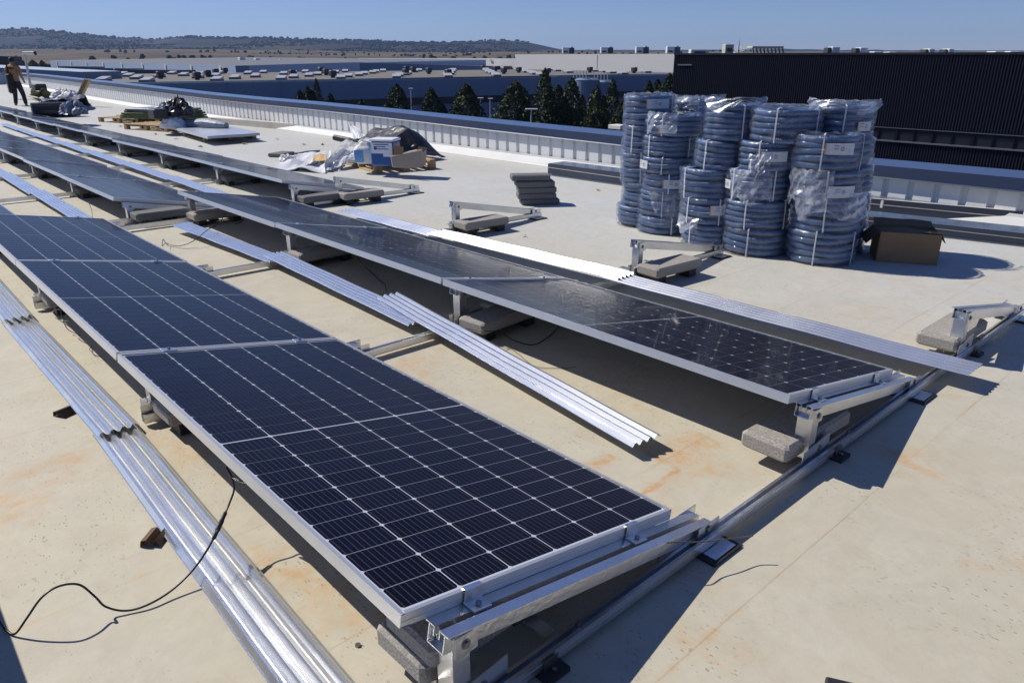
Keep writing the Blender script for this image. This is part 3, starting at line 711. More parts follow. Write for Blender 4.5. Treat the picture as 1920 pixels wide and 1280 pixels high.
def coil(c, h, lab, label_at=None, straps=(0,), tilt=(0, 0), sc=1.0, loose=False, top=False, seed=0, straprot=0):
    rnd = random.Random(seed)
    t = thing('pipe_coil', lab, 'pipe coil', c, (tilt[0], tilt[1], rnd.uniform(-.1, .1)), 'coils of blue corrugated pipe in plastic')
    nr = max(3, round(h/.047)); dz = h/nr
    for k in range(nr):
        o = bpy.data.objects.new('pipe_turn', RINGS[(k+seed) % 5]); S.collection.objects.link(o); o.parent = t
        o.location = (rnd.uniform(-.008, .008), rnd.uniform(-.008, .008), dz*(k+.5)+rnd.uniform(-.003, .003)); o.rotation_euler = (rnd.uniform(-.022, .022), rnd.uniform(-.022, .022), rnd.uniform(0, 6)); s_ = sc*rnd.uniform(.965, 1.01)
        o.scale = (s_, s_, dz/.049)
    for k in (range(nr) if top else (0, nr-1)):
        o = bpy.data.objects.new('inner_turn', RIN); S.collection.objects.link(o); o.parent = t; o.location = (0, 0, dz*(k+.5)); o.scale = (sc, sc, 1)
    ro = .262*sc
    vdir = math.atan2(CAM.y-c[1], CAM.x-c[0])-t.rotation_euler.z            # angle facing the open side of the roof
    # shrink film hugging the turns, with wrinkles
    f = MB(); n1, n2 = 96, 22
    def fn(a, b):
        an = a*2*PI; z = -.002+b*(h+.006); turn = abs(math.sin(PI*z/dz))
        r = ro-.001+.007*turn**.5 + .009*noise.noise(Vector((math.cos(an)*5, math.sin(an)*5, z*16+seed*3))) + .003*noise.noise(Vector((math.cos(an)*14, math.sin(an)*14, z*40+seed)))
        if b > .97: r -= .02
        return (r*math.cos(an), r*math.sin(an), z)
    f.grid(fn, n1, n2)
    if top:
        def fn2(a, b):
            an = a*2*PI; r = ro*(1-.55*b); z = h+.006+.016*noise.noise(Vector((math.cos(an)*3*r*8, math.sin(an)*3*r*8, seed)))+(.022 if b > .2 else 0)*(1-b)-.012*b
            return (r*math.cos(an), r*math.sin(an), z)
        f.grid(fn2, n1, 8)
    f.build('plastic_film', M['film'], t, smooth=True)
    for sa in straps:
        an = vdir+sa; s = MB(); w = .0055
        ca, sa_ = math.cos(an), math.sin(an); rt = ro+.011
        pts = [(.150, -.004), (rt, -.002), (rt+.002, h*.5), (rt, h+.004), (ro-.03, h+.012), (.15, h+.010)]
        vs = []
        for (r, z) in pts:
            jx = .004*noise.noise(Vector((z*20, an, seed)))
            for sg in (-1, 1): vs.append((r*ca-(sg*w+jx)*sa_, r*sa_+(sg*w+jx)*ca, z))
        s.add(vs, [(2*i, 2*i+1, 2*i+3, 2*i+2) for i in range(len(pts)-1)]); s.build('strap', M['strap'], t)
    if label_at is not None:
        an0, zc, wl = label_at; an0 += vdir; hl = .055*rnd.uniform(.75, 1.1); zc += rnd.uniform(-.05, .05); s = MB(); nn = 6
        s.grid(lambda a, b: ((ro+.014)*math.cos(an0+(a-.5)*wl), (ro+.014)*math.sin(an0+(a-.5)*wl), zc*h+(b-.5)*hl*1.5), nn, 2)
        o = s.build('paper_label', M['label'], t)
        e = MB(); e.grid(lambda a, b: ((ro+.0155)*math.cos(an0-wl*.5+a*.035), (ro+.0155)*math.sin(an0-wl*.5+a*.035), zc*h+(b-.5)*hl*1.4), 1, 1); e.build('label_stripe', M['label_edge'], o)
        pnt = MB(); an1 = an0+.05
        pnt.add([((ro+.016)*math.cos(an1+.05*math.cos(q*PI/4)), (ro+.016)*math.sin(an1+.05*math.cos(q*PI/4)), zc*h+.016*math.sin(q*PI/4)) for q in range(8)]+
                [((ro+.016)*math.cos(an1+.028*math.cos(q*PI/4)), (ro+.016)*math.sin(an1+.028*math.cos(q*PI/4)), zc*h+.009*math.sin(q*PI/4)) for q in range(8)], [(i, (i+1) % 8, 8+(i+1) % 8, 8+i) for i in range(8)])
        for r_ in range(2): pnt.add([((ro+.016)*math.cos(an1-.22+aa), (ro+.016)*math.sin(an1-.22+aa), zc*h+z_+.018-r_*.02) for aa, z_ in ((0, 0), (.12, 0), (.12, .006), (0, .006))], [(0, 1, 2, 3)])
        pnt.build('label_print', M['print'], o)
    if loose:
        a0, z0, z1, wd = loose; s = MB(); a0 += vdir
        def fl_(a, b):
            an = a0+(a-.5)*wd*(1-.35*b*(a < .5)); zz = lerp(z1, z0, b)*h - .05*abs(a-.5)*b + .035*b*math.sin(a*9+seed)
            r = ro+.018+.022*b+.018*noise.noise(Vector((a*6+b*3, b*2.5, seed)))+.007*noise.noise(Vector((a*24+b*9, b*5, seed)))
            return (r*math.cos(an), r*math.sin(an), zz+.012*noise.noise(Vector((a*9, b*2, seed+5))))
        s.grid(fl_, 36, 18); s.build('loose_film', M['film_milky'], t, smooth=True)
    return t
def tower(nm, dist=0, cols=(), sc=1.0, hs=1.0):
    """cols: (u centre, height, dict) from the ground up"""
    z = .012
    for i, (u, h, kw) in enumerate(cols):
        h *= hs
        vv = 400
        for _ in range(5):                      # bearing of the measured centre at this coil's own height
            az = ray(u, vv); hd = Vector((az.x, az.y, 0)).normalized(); c = Vector((CAM.x, CAM.y, 0))+hd*dist
            d_ = Vector((c.x, c.y, z+h/2))-CAM; vv = 640-F_PX*d_.dot(Uv)/d_.dot(Fv)
        pos = ['lowest', 'second lowest', 'third', 'fourth', 'fifth', 'sixth', 'seventh']
        lab = 'blue pipe coil, %s of the %s' % ('topmost' if i == len(cols)-1 else pos[i], nm)
        kw = dict(kw); s_ = kw.pop('sc', sc); rt_ = random.Random(i*31+len(nm)*7)
        if i: kw.setdefault('tilt', (rt_.uniform(-.028, .028), rt_.uniform(-.028, .028)))
        c = c+Vector((rt_.uniform(-.014, .014), rt_.uniform(-.014, .014), 0)); s_ *= rt_.uniform(.97, 1.03)
        coil((c.x, c.y, z), h, lab, sc=s_, top=(i == len(cols)-1), seed=i*7+len(nm), **kw); z += h+.004
tower('tall leftmost stack', hs=0.92, dist=7.20, cols=[(1207, .20, dict(straps=(.5,), sc=.98)), (1212, .23, dict(straps=(.1,), sc=.93)), (1213, .30, dict(straps=(-.2,), sc=.90)), (1212, .26, dict(straps=(-.6,), sc=.90)), (1217, .28, dict(straps=(1.0,), label_at=(.35, .68, .9), sc=.92, tilt=(0, -.02)))], sc=.92)
tower('second stack from the left', hs=0.885, dist=6.93, cols=[(1247, .165, dict(straps=(.25,))), (1250, .25, dict(straps=(-.1,), loose=(.4, -.02, .95, 2.0))), (1254, .18, dict(label_at=(.2, .5, .8), straps=(.0,))), (1252, .155, dict(straps=(-.2,), label_at=(-1.0, .5, .5))), (1257, .20, dict(straps=(-.8, .7))), (1266, .195, dict(straps=(-.4,), label_at=(-.2, .35, .6), loose=(-.5, .3, 1.15, 1.2)))], sc=.95)
tower('leaning third stack', hs=0.92, dist=6.5, cols=[(1333, .20, dict(straps=(-.7,), loose=(-1.0, .7, 1.3, 1.2))), (1329, .225, dict(straps=(-.75, .3), label_at=(.35, .62, .7))), (1333, .26, dict(straps=(-.9, .9), sc=.94, loose=(.8, .3, .9, .7))), (1352, .24, dict(straps=(-.6,), sc=.86)), (1374, .29, dict(straps=(.35,), sc=.90, loose=(.2, 1.0, 1.25, 3.0)))], sc=.97)
tower('fourth stack with a clear film patch', hs=0.925, dist=6.33, cols=[(1416, .225, dict(straps=(-.2,))), (1420, .235, dict(straps=(-.3, .85))), (1426, .25, dict(straps=(-.8, .45), label_at=(-1.1, .5, .4), loose=(-.3, .0, 1.0, 1.3))), (1442, .235, dict(straps=(-.3,), label_at=(.15, .5, .8), loose=(-.3, -.1, .6, .7), sc=.92)), (1474, .26, dict(straps=(-.25, .95), sc=1.02))], sc=1.02)
tower('front right stack with torn plastic', 6.20, [(1542, .25, dict(straps=(-.15, 1.0))), (1549, .24, dict(straps=(-.05,), loose=(0, .55, 1.25, 2.2), sc=1.04)), (1547, .20, dict(straps=(.05,), label_at=(.45, .35, .8), loose=(-.5, .0, 1.1, 1.4))), (1545, .255, dict(straps=(-.05, 1.25), label_at=(.4, .62, .8)))], 1.0)
tower('tall rear right stack', hs=0.925, dist=6.62, cols=[(1562, .25, {}), (1566, .25, {}), (1572, .24, {}), (1574, .22, dict(straps=(.3,))), (1576, .27, dict(straps=(.1,), label_at=(.75, .42, .5), loose=(.0, .95, 1.2, 3.0), tilt=(.03, .02)))], sc=.93)
tower('half hidden rear stack', hs=0.9, dist=7.45, cols=[(1312, .25, {}), (1312, .26, {}), (1313, .26, {}), (1312, .26, {}), (1311, .22, dict(loose=(.2, .5, 1.25, 2.6)))], sc=.85)

# ------------------------------------------------------------------ open cardboard box
bx0 = G(1641, 490); bx1 = G(1756, 498); bx2 = G(1620, 468)
t = thing('cardboard_box', 'open brown cardboard box with torn flaps right of the pipe coils', 'cardboard box', bx0)
e1 = bx1-bx0; e2 = (bx2-bx0); e2 = Vector((-e1.y, e1.x, 0)).normalized()*.34; hgt = .235; ups = Vector((0, 0, hgt)); wl = MB()
def wall(a, b, th, mname, nm):
    w = MB(); dd = (b-a).normalized(); nn = Vector((-dd.y, dd.x, 0))*th
    w.add([a, b, b+nn, a+nn, a+ups, b+ups, b+nn+ups, a+nn+ups], [(0, 1, 5, 4), (1, 2, 6, 5), (2, 3, 7, 6), (3, 0, 4, 7), (4, 5, 6, 7)]); w.build(nm, M[mname], t)
O_ = Vector((0, 0, .002))
wall(O_, O_+e1, .005, 'card', 'side_panel'); wall(O_+e1, O_+e1+e2, .005, 'card', 'side_panel'); wall(O_+e1+e2, O_+e2, .005, 'card', 'side_panel'); wall(O_+e2, O_, .005, 'card', 'side_panel')
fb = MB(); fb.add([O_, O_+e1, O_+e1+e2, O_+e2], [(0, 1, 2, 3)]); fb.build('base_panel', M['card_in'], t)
def flap(a, b, out, drop, mname='card'):
    w = MB(); n1 = 6; q = [a+(b-a)*i/n1 for i in range(n1+1)]
    vs = [p+ups for p in q]+[p+ups+out*R_.uniform(.9, 1.05)+Vector((0, 0, drop+R_.uniform(-.008, .008))) for p in q]
    vs += [p+Vector((0, 0, -.004)) for p in vs]; k = n1+1
    w.add(vs, [(i, i+1, k+i+1, k+i) for i in range(n1)]+[(2*k+i, 3*k+i, 3*k+i+1, 2*k+i+1) for i in range(n1)]+[(k+i, k+i+1, 3*k+i+1, 3*k+i) for i in range(n1)]); w.build('flap', M[mname], t)
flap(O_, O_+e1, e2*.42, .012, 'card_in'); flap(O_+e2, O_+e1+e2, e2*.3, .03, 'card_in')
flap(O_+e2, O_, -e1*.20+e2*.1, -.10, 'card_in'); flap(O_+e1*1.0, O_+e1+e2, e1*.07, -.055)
tr_ = MB(); tr_.grid(lambda a, b: O_+ups+e1*(.72+.30*a)+e2*(.02+.14*b)+Vector((0, 0, .012+.014*noise.noise(Vector((a*6, b*6, 1))))), 8, 5); tr_.build('torn_edge', M['plank'], t)

# ------------------------------------------------------------------ pallets and what lies on them
def pallet(c, rz, lab, w=1.2, dpt=.8):
    t = thing('wooden_pallet', lab, 'pallet', c, (0, 0, rz), 'wooden pallets')
    for i in range(7):
        b = MB(); y = -dpt/2+i*(dpt-.10)/6; b.cbox((-w/2, y, .122), (w/2, y+.095, .142), .003); b.build('deck_board', M['wood'], t)
    for i in range(3):
        x = -w/2+i*(w-.1)/2
        b = MB(); b.cbox((x, -dpt/2, .1), (x+.1, dpt/2, .1215), .003); b.build('stringer_board', M['wood'], t)
        for j in range(3):
            y = -dpt/2+j*(dpt-.1)/2; b = MB(); b.cbox((x, y, .022), (x+.1, y+.1, .0995), .004); b.build('block', M['wood'], t)
    for j in range(3):
        y = -dpt/2+j*(dpt-.1)/2; b = MB(); b.cbox((-w/2, y, .0), (w/2, y+.1, .0215), .003); b.build('bottom_board', M['wood'], t)
    return t
def sheet(name, lab, cat, pts, m_, bumpy=.0, th=.012, n=14, seed=0, parent=None, grp=None, sub=None):
    """bilinear sheet from four corners with folds"""
    p = [Vector(q) for q in pts]; s = MB(); o = p[0].copy()
    def fn(a, b):
        q = p[0]*(1-a)*(1-b)+p[1]*a*(1-b)+p[2]*a*b+p[3]*(1-a)*b
        return q-o+Vector((0, 0, 1))*(bumpy*noise.noise(Vector((a*2.6, b*2.6, seed)))+bumpy*.22*noise.noise(Vector((a*8, b*7, seed+3))))+Vector((bumpy*.5*noise.noise(Vector((b*6, a*3, seed+7))), 0, 0))
    s.grid(fn, n, n); ob = s.build(name, m_, smooth=False); ob.location = o
    so_ = ob.modifiers.new('t', 'SOLIDIFY'); so_.thickness = th
    return tag(ob, lab, cat, grp) if lab else ob
# heap by the centre: pallet, tub, sack, membranes, tarpaulin, carton
pc = (G(640, 300)+G(735, 329)+G(805, 322)+G(700, 300))/4
pal = pallet(Vector((pc.x+.02, pc.y+.08, 0)), math.atan2(G(735, 329).y-G(640, 300).y, G(735, 329).x-G(640, 300).x), 'wooden pallet under the heap of tubs, sacks and black tarpaulin', 1.45, .95)
def onp(u, v, z=0.0): return G(u, v, z)
q = onp(722, 311, .145); t = thing('plastic_tub', 'square blue and white plastic tub with a lid on the heap pallet', 'tub', (q.x-.06, q.y+.06, .145), (0, 0, .62))
b = MB(); b.cbox((-.17, -.14, 0), (.17, .14, .33), .02); b.build('tub_body', M['blue_tub'], t)
b = MB(); b.cbox((-.18, -.15, .331), (.18, .15, .365), .01); b.build('lid', M['white_tub'], t)
b = MB(); b.box((-.152, -.1425, .13), (.155, -.1405, .315)); lb = b.build('front_label', M['white_tub'], t)
b = MB(); b.box((-.152, -.1442, .13), (.02, -.1428, .17)); [b.box((-.11+.0*i, -.1442, .285-.03*i), (.10-.04*(i % 2), -.1428, .297-.03*i)) for i in range(3)]; b.cyl((-.09, -.1428, .24), .022, -.0014, 10, 'Y'); b.build('label_print', M['blue_tub'], lb)
q = onp(700, 300, .145); t = thing('plastic_tub', 'pale blue striped tub half hidden behind the sack', 'tub', (q.x-.15, q.y+.14, .145), (0, 0, .6))
b = MB(); b.cbox((-.13, -.13, 0), (.13, .13, .27), .03); b.build('tub_body', M['white_tub'], t)
b = MB(); b.box((-.131, -.1315, .06), (.0, -.1302, .22)); b.build('side_stripe', M['sack_blue'], t)
q = onp(686, 306, .145); s = MB()
def bag(a, b, w=.17, d_=.12, h=.30, sd=0):
    an = a*2*PI; k = 1-.18*b-.25*(b > .85); r = (1+.13*noise.noise(Vector((math.cos(an)*2, math.sin(an)*2, b*4+sd))))*k*(.85+.3*math.sin(PI*min(b*1.15, 1)))
    if b > .99: r *= .55
    if b < .01: r *= .9
    return (w*r*math.copysign(abs(math.cos(an))**.7, math.cos(an)), d_*r*math.copysign(abs(math.sin(an))**.7, math.sin(an)), h*b)
s.grid(bag, 28, 14); t = thing('mortar_sack', 'open white paper sack with a blue print on the left end of the heap pallet', 'sack', (q.x-.05, q.y+.05, .145), (.1, 0, .7)); s.build('sack_body', M['sack'], t, smooth=True)
s = MB(); s.grid(lambda a, b: (-.13+.13*a, -.128-.01*math.sin(PI*b), .03+.17*b), 4, 6); s.build('blue_print', M['sack_blue'], t)
q = onp(768, 314, .145); s = MB(); t = thing('cardboard_box', 'crushed greyish carton with torn flaps at the right end of the heap pallet', 'cardboard box', (q.x-.08, q.y+.05, .145), (.0, 0, .7))
b = MB(); b.cbox((-.20, -.15, 0), (.20, .15, .20), .012)
b.v = [Vector((p.x*(1+.12*(p.z > .1)), p.y*(1-.10*(p.z > .1)), p.z*(1+.25*math.sin(p.x*6)))) for p in b.v]; b.build('carton_body', mat('grey_card', (.33, .28, .23), .85), t)
for q4 in ([(-.18, -.13, .16), (-.04, -.15, .18), (-.01, -.19, .28), (-.14, -.18, .30)], [(.12, -.1, .2), (.22, -.08, .20), (.29, -.06, .26), (.16, -.06, .28)]):
    b = MB(); b.add(q4, [(0, 1, 2, 3)]); b.build('flap', M['card_in'], t)
# black tarpaulin draped over a pile behind
q0 = onp(672, 286, .1); q1 = onp(790, 300, .1); s = MB()
pa, pb_ = Vector((q0.x-.62, q0.y+.26, 0)), Vector((q1.x-.42, q1.y+.16, 0)); dr = pb_-pa; nr_ = Vector((-dr.y, dr.x, 0)).normalized()
prf = [(0, .12), (.10, .38), (.18, .44), (.40, .47), (.62, .52), (.74, .49), (.84, .33), (.93, .16), (1.0, .10)]
def tarp(a, b):
    h = interp(a, [p_[0] for p_ in prf], [p_[1] for p_ in prf]); 
    hh = h*(1-.55*max(0, (b-.5)*2)**1.5) - (.22*(1-b/.5)**1.2*(h > .3) if b < .5 else 0)
    return pa-pa+dr*a+nr_*(-.10+.75*b)+Vector((0, 0, hh+.03*noise.noise(Vector((a*6, b*5, 2)))+.012*noise.noise(Vector((a*17, b*14, 2)))))
s.grid(tarp, 34, 16); o = s.build('black_tarpaulin', M['black_sheet']); o.location = pa
o.modifiers.new('t', 'SOLIDIFY').thickness = .01; tag(o, 'black tarpaulin propped up over the rear of the heap pallet', 'tarpaulin')
sheet('white_membrane', 'pointed piece of white membrane standing up behind the black tarpaulin', 'membrane', [onp(640, 290, .2)+Vector((0, .3, 0)), onp(660, 270, .25)+Vector((0, .35, 0)), onp(658, 243, .2)+Vector((.0, .1, .08)), onp(646, 240, .2)+Vector((0, .1, .12))], M['white_sheet'], .05, seed=1, grp='white roofing membrane scraps')
sheet('white_membrane', 'large curled white membrane hanging over the left end of the heap pallet', 'membrane', [onp(604, 322, .02), onp(665, 300, .12), onp(672, 272, .22), onp(618, 292, .20)], M['white_sheet'], .10, seed=2, grp='white roofing membrane scraps')
sheet('white_membrane', 'curved white membrane end touching the deck below the heap', 'membrane', [onp(618, 320, .01), onp(640, 322, .0), onp(636, 296, .10), onp(616, 298, .12)], M['white_sheet'], .05, seed=3, grp='white roofing membrane scraps')
sheet('white_membrane', 'flat pale membrane lying between the lone slab and the heap', 'membrane', [onp(512, 315, .03), onp(610, 322, .03), onp(622, 283, .12), onp(560, 288, .10)], M['white_sheet'], .07, seed=4, grp='white roofing membrane scraps')
sheet('white_membrane', 'grey white membrane fold behind the sack', 'membrane', [onp(622, 290, .1), onp(700, 282, .2), onp(690, 262, .3), onp(640, 268, .2)], M['grey_sheet'], .08, seed=5, grp='white roofing membrane scraps')
sheet('dark_membrane', 'dark grey underside of a folded membrane below the yellow patch', 'membrane', [onp(548, 320, .01), onp(622, 322, .01), onp(612, 298, .10), onp(590, 306, .10)], M['grey_sheet'], .05, seed=6)
sheet('yellow_board', 'small ochre yellow insulation board scrap on the pale membrane', 'board', [onp(586, 302, .10), onp(612, 301, .12), onp(612, 290, .14), onp(588, 290, .13)], mat('ochre', (.50, .33, .14), .8), .02, seed=7, n=6)
s = MB(); q = onp(650, 262, .25); s.tube([(0, 0, 0), (.32, .10, -.04), (.6, .2, -.06)], [.05, .055, .02], 10); o = s.build('black_tube', M['black_sheet']); o.location = (q.x-.2, q.y-.12, .28); tag(o, 'black flexible tube end poking out of the heap', 'tube')
sheet('black_strip', 'thin black strip on the deck left of the heap', 'strip', [onp(548, 288, .01), onp(600, 282, .03), onp(600, 285, .02), onp(560, 290, .01)], M['black_sheet'], .01, seed=9, n=4)
# white crumpled bag at the left of the heap
def crumple(name, lab, cat, c, rx, ry, rz_, m_, seed, grp=None, amp=.35):
    s = MB()
    def fn(a, b):
        an = a*2*PI; ph = b*PI/2
        r = 1+amp*noise.noise(Vector((math.cos(an)*2.2, math.sin(an)*2.2, ph*2+seed)))+amp*.5*noise.noise(Vector((math.cos(an)*6, math.sin(an)*6, ph*6+seed)))
        return (rx*r*math.cos(an)*math.cos(ph), ry*r*math.sin(an)*math.cos(ph), max(0, rz_*r*math.sin(ph))+.004)
    s.grid(fn, 30, 12); o = s.build(name, m_, smooth=False); o.location = c; return tag(o, lab, cat, grp)
crumple('crumpled_plastic', 'crumpled white plastic at the left tip of the heap', 'plastic', onp(540, 306), .16, .14, .12, M['sack'], 3)
# pallet with a white sheet stack and silver roll
def paxis(a, b): return math.atan2(b.y-a.y, b.x-a.x)
a, b, c = G(316, 248), G(390, 267), G(486, 262)
pallet(Vector(((a.x+c.x)/2-.1, (a.y+c.y)/2-.02, zroof(-15.5))), paxis(a, b)+.0, 'wooden pallet carrying a pale flat sheet stack, middle of the roof', 3.0, 1.05)
zt = .145
sheet('sheet_stack', 'flat pale blue grey sheet stack on the long pallet', 'sheet stack', [onp(318, 237, zt+.03), onp(389, 256, zt+.03), onp(487, 249, zt+.03), onp(412, 233, zt+.03)], M['bluefilm'] if False else mat('pale_sheet', (.42, .46, .53), .3), .008, th=.05, seed=11, n=8)
q = onp(370, 240, .2); s = MB(); s.tube([(0, 0, .09), (.4, .15, .11), (.8, .30, .10), (1.2, .46, .12), (1.55, .60, .10), (1.75, .68, .10)], [.08, .115, .10, .125, .11, .07], 14); o = s.build('foil_roll', M['foam'], smooth=False); o.location = (q.x-1.5, q.y-.15, .13); tag(o, 'crumpled silver grey plastic wrapped roll lying on the long pallet', 'roll')
crumple('wrapped_bundle', 'pale wrapped bundle at the left end of the long pallet', 'bundle', onp(327, 240, .15), .35, .28, .26, M['sack'], 6, amp=.15)
for k, (u, v, lab, w_) in enumerate([(240, 232, 'empty flat wooden pallet, farthest left of the pallets', 1.6), (292, 245, 'wooden pallet between the empty one and the loaded long one', 1.5), (335, 233, 'wooden pallet under the pile of black bags', 1.8), (268, 228, 'second empty pallet beside the pile of black bags', 1.4)]):
    q = G(u, v, 0); pallet(Vector((q.x, q.y+.15, zroof(q.x)*.6)), .35, lab, w_, .9)
q = G(300, 222, .2)
pile = thing('wrapped_boards', 'flat pile of olive boards wrapped in clear plastic beside the black bags', 'boards', (q.x, q.y+.1, .2), (0, 0, .5))
for i in range(5):
    b = MB(); b.cbox((-1.0+.06*i, -.45, .05*i), (1.0-.05*i, .45, .05*i+.044), .006, Matrix.Rotation(.05*(i % 3-1), 4, 'Z')); b.build('board', M['green'] if i < 4 else M['foam'], pile)
crumple('black_bag', 'shiny black bag with a pointed knot on the pile by the parapet', 'bag', G(336, 217, .40), .34, .30, .32, M['black_sheet'], 9)
crumple('silver_bag', 'shiny silver plastic bag left of the black bag on the pile', 'bag', G(318, 216, .36), .34, .30, .26, M['foam'], 12)
s = MB(); q = G(295, 205, .55); s.cbox((-.20, -.15, 0), (.20, .15, .20), .02); o = s.build('dark_case', M['vent']); o.location = (q.x, q.y, .36); tag(o, 'small dark case standing on the boards left of the silver bag', 'case')
s = MB(); s.grid(lambda a, b: (lerp(.05, .002, b)*math.cos(a*6.28), lerp(.05, .002, b)*math.sin(a*6.28), .22*b), 8, 4); o = s.build('bag_knot', M['black_sheet']); q = G(337, 205, .5); o.location = (q.x, q.y, .62); 
tag(o, 'pointed dark plastic tip above the black bag', 'plastic')
# black roll and blue sheets near the back row
q = G(62, 217, .12); q2 = G(150, 214, .12); s = MB(); s.tube([(0, 0, 0), (q2-q)*.5, q2-q], [.20, .21, .19], 12); o = s.build('black_roll', M['black_sheet']); o.location = (q.x, q.y, zroof(q.x)+.20); tag(o, 'long black membrane roll lying beyond the back row', 'roll')
crumple('silver_bag', 'shiny grey plastic on the near end of the black roll', 'bag', G(140, 214, .3), .45, .3, .3, M['foam'], 15)
sheet('blue_sheet', 'flat lilac blue sheet on the deck right of the black roll', 'sheet', [G(150, 219, .04), G(215, 218, .04), G(197, 211, .04), G(160, 211, .04)], mat('lilac_sheet', (.24, .28, .42), .5), .01, seed=21, n=5)
sheet('dark_sheet', 'dark flat sheet under the black roll', 'sheet', [G(95, 222, .02), G(170, 221, .02), G(168, 214, .02), G(60, 214, .02)], M['black_sheet'], .01, seed=22, n=5)
# debris near the parapet behind the worker
sheet('black_membrane_heap', 'black membrane with grey creases spread behind the worker', 'membrane', [G(72, 197, .1), G(172, 196, .1), G(156, 181, .5), G(80, 184, .5)], M['black_sheet'], .25, seed=31, n=16)
sheet('green_tarpaulin', 'folded olive green tarpaulin beside the worker', 'tarpaulin', [G(56, 184, .1), G(96, 186, .2), G(100, 172, .5), G(58, 168, .6)], M['green'], .18, seed=32, n=12)
crumple('white_bag', 'white plastic bags on top of the black membrane', 'bag', G(118, 185, .35), .5, .36, .30, M['sack'], 33, amp=.3)
crumple('white_bag', 'small white plastic bag left of the planks', 'bag', G(137, 186, .35), .32, .24, .26, M['sack'], 35, amp=.3)
for k in range(2):
    a = G(146+5*k, 183, .4); b = BG(162+5*k, 149+k, (a-CAM).dot(FH)); s = MB(); dd = b-a
    s.prism([(-.09, -.03), (.09, -.03), (.09, .03), (-.09, .03)], (0, 0, 0), dd); o = s.build('wooden_plank', M['plank']); o.location = a
    tag(o, ['left', 'right'][k]+' one of the two wooden planks leaning out of the debris', 'plank', 'leaning planks')
s = MB(); q = G(76, 176, .4); s.cbox((-.32, -.2, 0), (.32, .2, .24), .03); o = s.build('dark_crate', M['vent']); o.location = (q.x, q.y, .52); tag(o, 'dark crate on top of the green tarpaulin pile', 'crate')
s = MB(); a = G(52, 180, .3); b = G(108, 190, .3); s.tube([(0, 0, 0), b-a], .03, 6); o = s.build('pale_batten', M['kerb']); o.location = a; tag(o, 'thin pale batten lying across the green tarpaulin', 'batten')

# small litter on the deck
lit = [(226, 240, .10), (375, 276, .12), (230, 226, .08), (458, 271, .10), (455, 270, .08), (330, 262, .09), (292, 254, .07), (520, 262, .08), (538, 300, .05), (570, 272, .06), (605, 272, .06), (983, 444, .03), (1120, 357, .05), (262, 266, .10), (380, 262, .10)]
for i, (u, v, s_) in enumerate(lit):
    q = G(u, v, 0); s = MB(); n_ = 6
    pts = [(s_*R_.uniform(.5, 1)*math.cos(k*2*PI/n_), s_*R_.uniform(.3, .7)*math.sin(k*2*PI/n_), 0.004+R_.uniform(0, .02)) for k in range(n_)]
    s.add([(0, 0, .03*R_.random()+.01)]+pts, [(0, 1+k, 1+(k+1) % n_) for k in range(n_)])
    o = s.build('litter_scrap', [M['card_in'], M['vent'], M['grey_sheet']][i % 3]); o.location = (q.x, q.y, zroof(q.x)); tag(o, ['dark', 'black', 'grey'][i % 3]+' litter scrap '+['below the empty pallet', 'between the long pallet and the back row', 'left of the empty pallet', 'right of the long pallet', 'just right of the long pallet corner', 'below the long pallet', 'in front of the short loaded pallet', 'left of the heap, by the parapet side', 'just above the lone slab', 'left of the heap near the pale beam', 'near the end of the pale beam', 'by the bare frame and slab stack', 'between the slab stack and the pipe coils', 'below the short pallet', 'in front of the long pallet corner'][i], 'litter', 'scraps of litter on the deck')
for (u, v, rz, lab, dk) in ((125, 776, .5, 'dark folded cardboard scrap beside the corrugated strip', .5), (292, 1012, .9, 'brown folded cardboard scrap, the nearer one beside the strip', 1)):
    q = G(u, v, 0); t_ = MB()
    n_ = 8; prf = [(-.035, 0.0), (-.03, .022), (-.012, .026), (0, .006), (.014, .024), (.034, .002)]
    vs = [(x_*1.0, -.038, z_+.002) for x_, z_ in prf]+[(x_+.006, .038, z_*.9+.002) for x_, z_ in prf]
    t_.add(vs, [(i, i+1, 6+i+1, 6+i) for i in range(5)]); o = t_.build('cardboard_scrap', mat('scrap', (.11*dk+.03, .07*dk+.02, .04*dk+.01), .9)); o.location = (q.x, q.y, 0); o.rotation_euler = (0, 0, rz)
    o.modifiers.new('t', 'SOLIDIFY').thickness = .003; tag(o, lab, 'cardboard')
# screws and rust specks on deck: a washer near the first upright
s = MB(); s.cyl((0, 0, .001), .008, .004, 8); q = G(671, 1210); o = s.build('loose_washer', M['steel_dark']); o.location = (q.x, q.y, 0); tag(o, 'small washer lying on the deck left of the nearest panel corner', 'washer')

# ------------------------------------------------------------------ cables
def cable(pts, r, lab, m_='cable', grp='cables lying on the roof', conn=None, name='cable'):
    P = [Vector(p) for p in pts]; out = []
    for i in range(len(P)-1):
        p0, p1, p2, p3 = P[max(i-1, 0)], P[i], P[i+1], P[min(i+2, len(P)-1)]
        for k in range(8):
            t = k/8; out.append(.5*((2*p1)+(p2-p0)*t+(2*p0-5*p1+4*p2-p3)*t*t+(3*p1-p0-3*p2+p3)*t**3))
    out.append(P[-1]); o0 = out[0]; t_ = thing(name, lab, 'cable', o0, group=grp); s = MB(); s.tube([p-o0 for p in out], r, 6); s.build('sheath', M[m_], t_, smooth=True)
    if conn is not None:
        for (i0, i1, rr) in conn:
            a, b = P[i0], P[i1]; d_ = b-a; s = MB(); ks = [0, .05, .3, .32, .48, .5, .52, .68, .7, .95, 1]; rs = [rr*.7, rr, rr, rr*1.25, rr*1.25, rr*.8, rr*1.25, rr*1.25, rr, rr, rr*.7]
            s.tube([a-o0+d_*k for k in ks], rs, 8); s.build('connector', M['cable'], t_)
    return t_
def q6(x, y): return (x/2.370, 740+y/2.370)
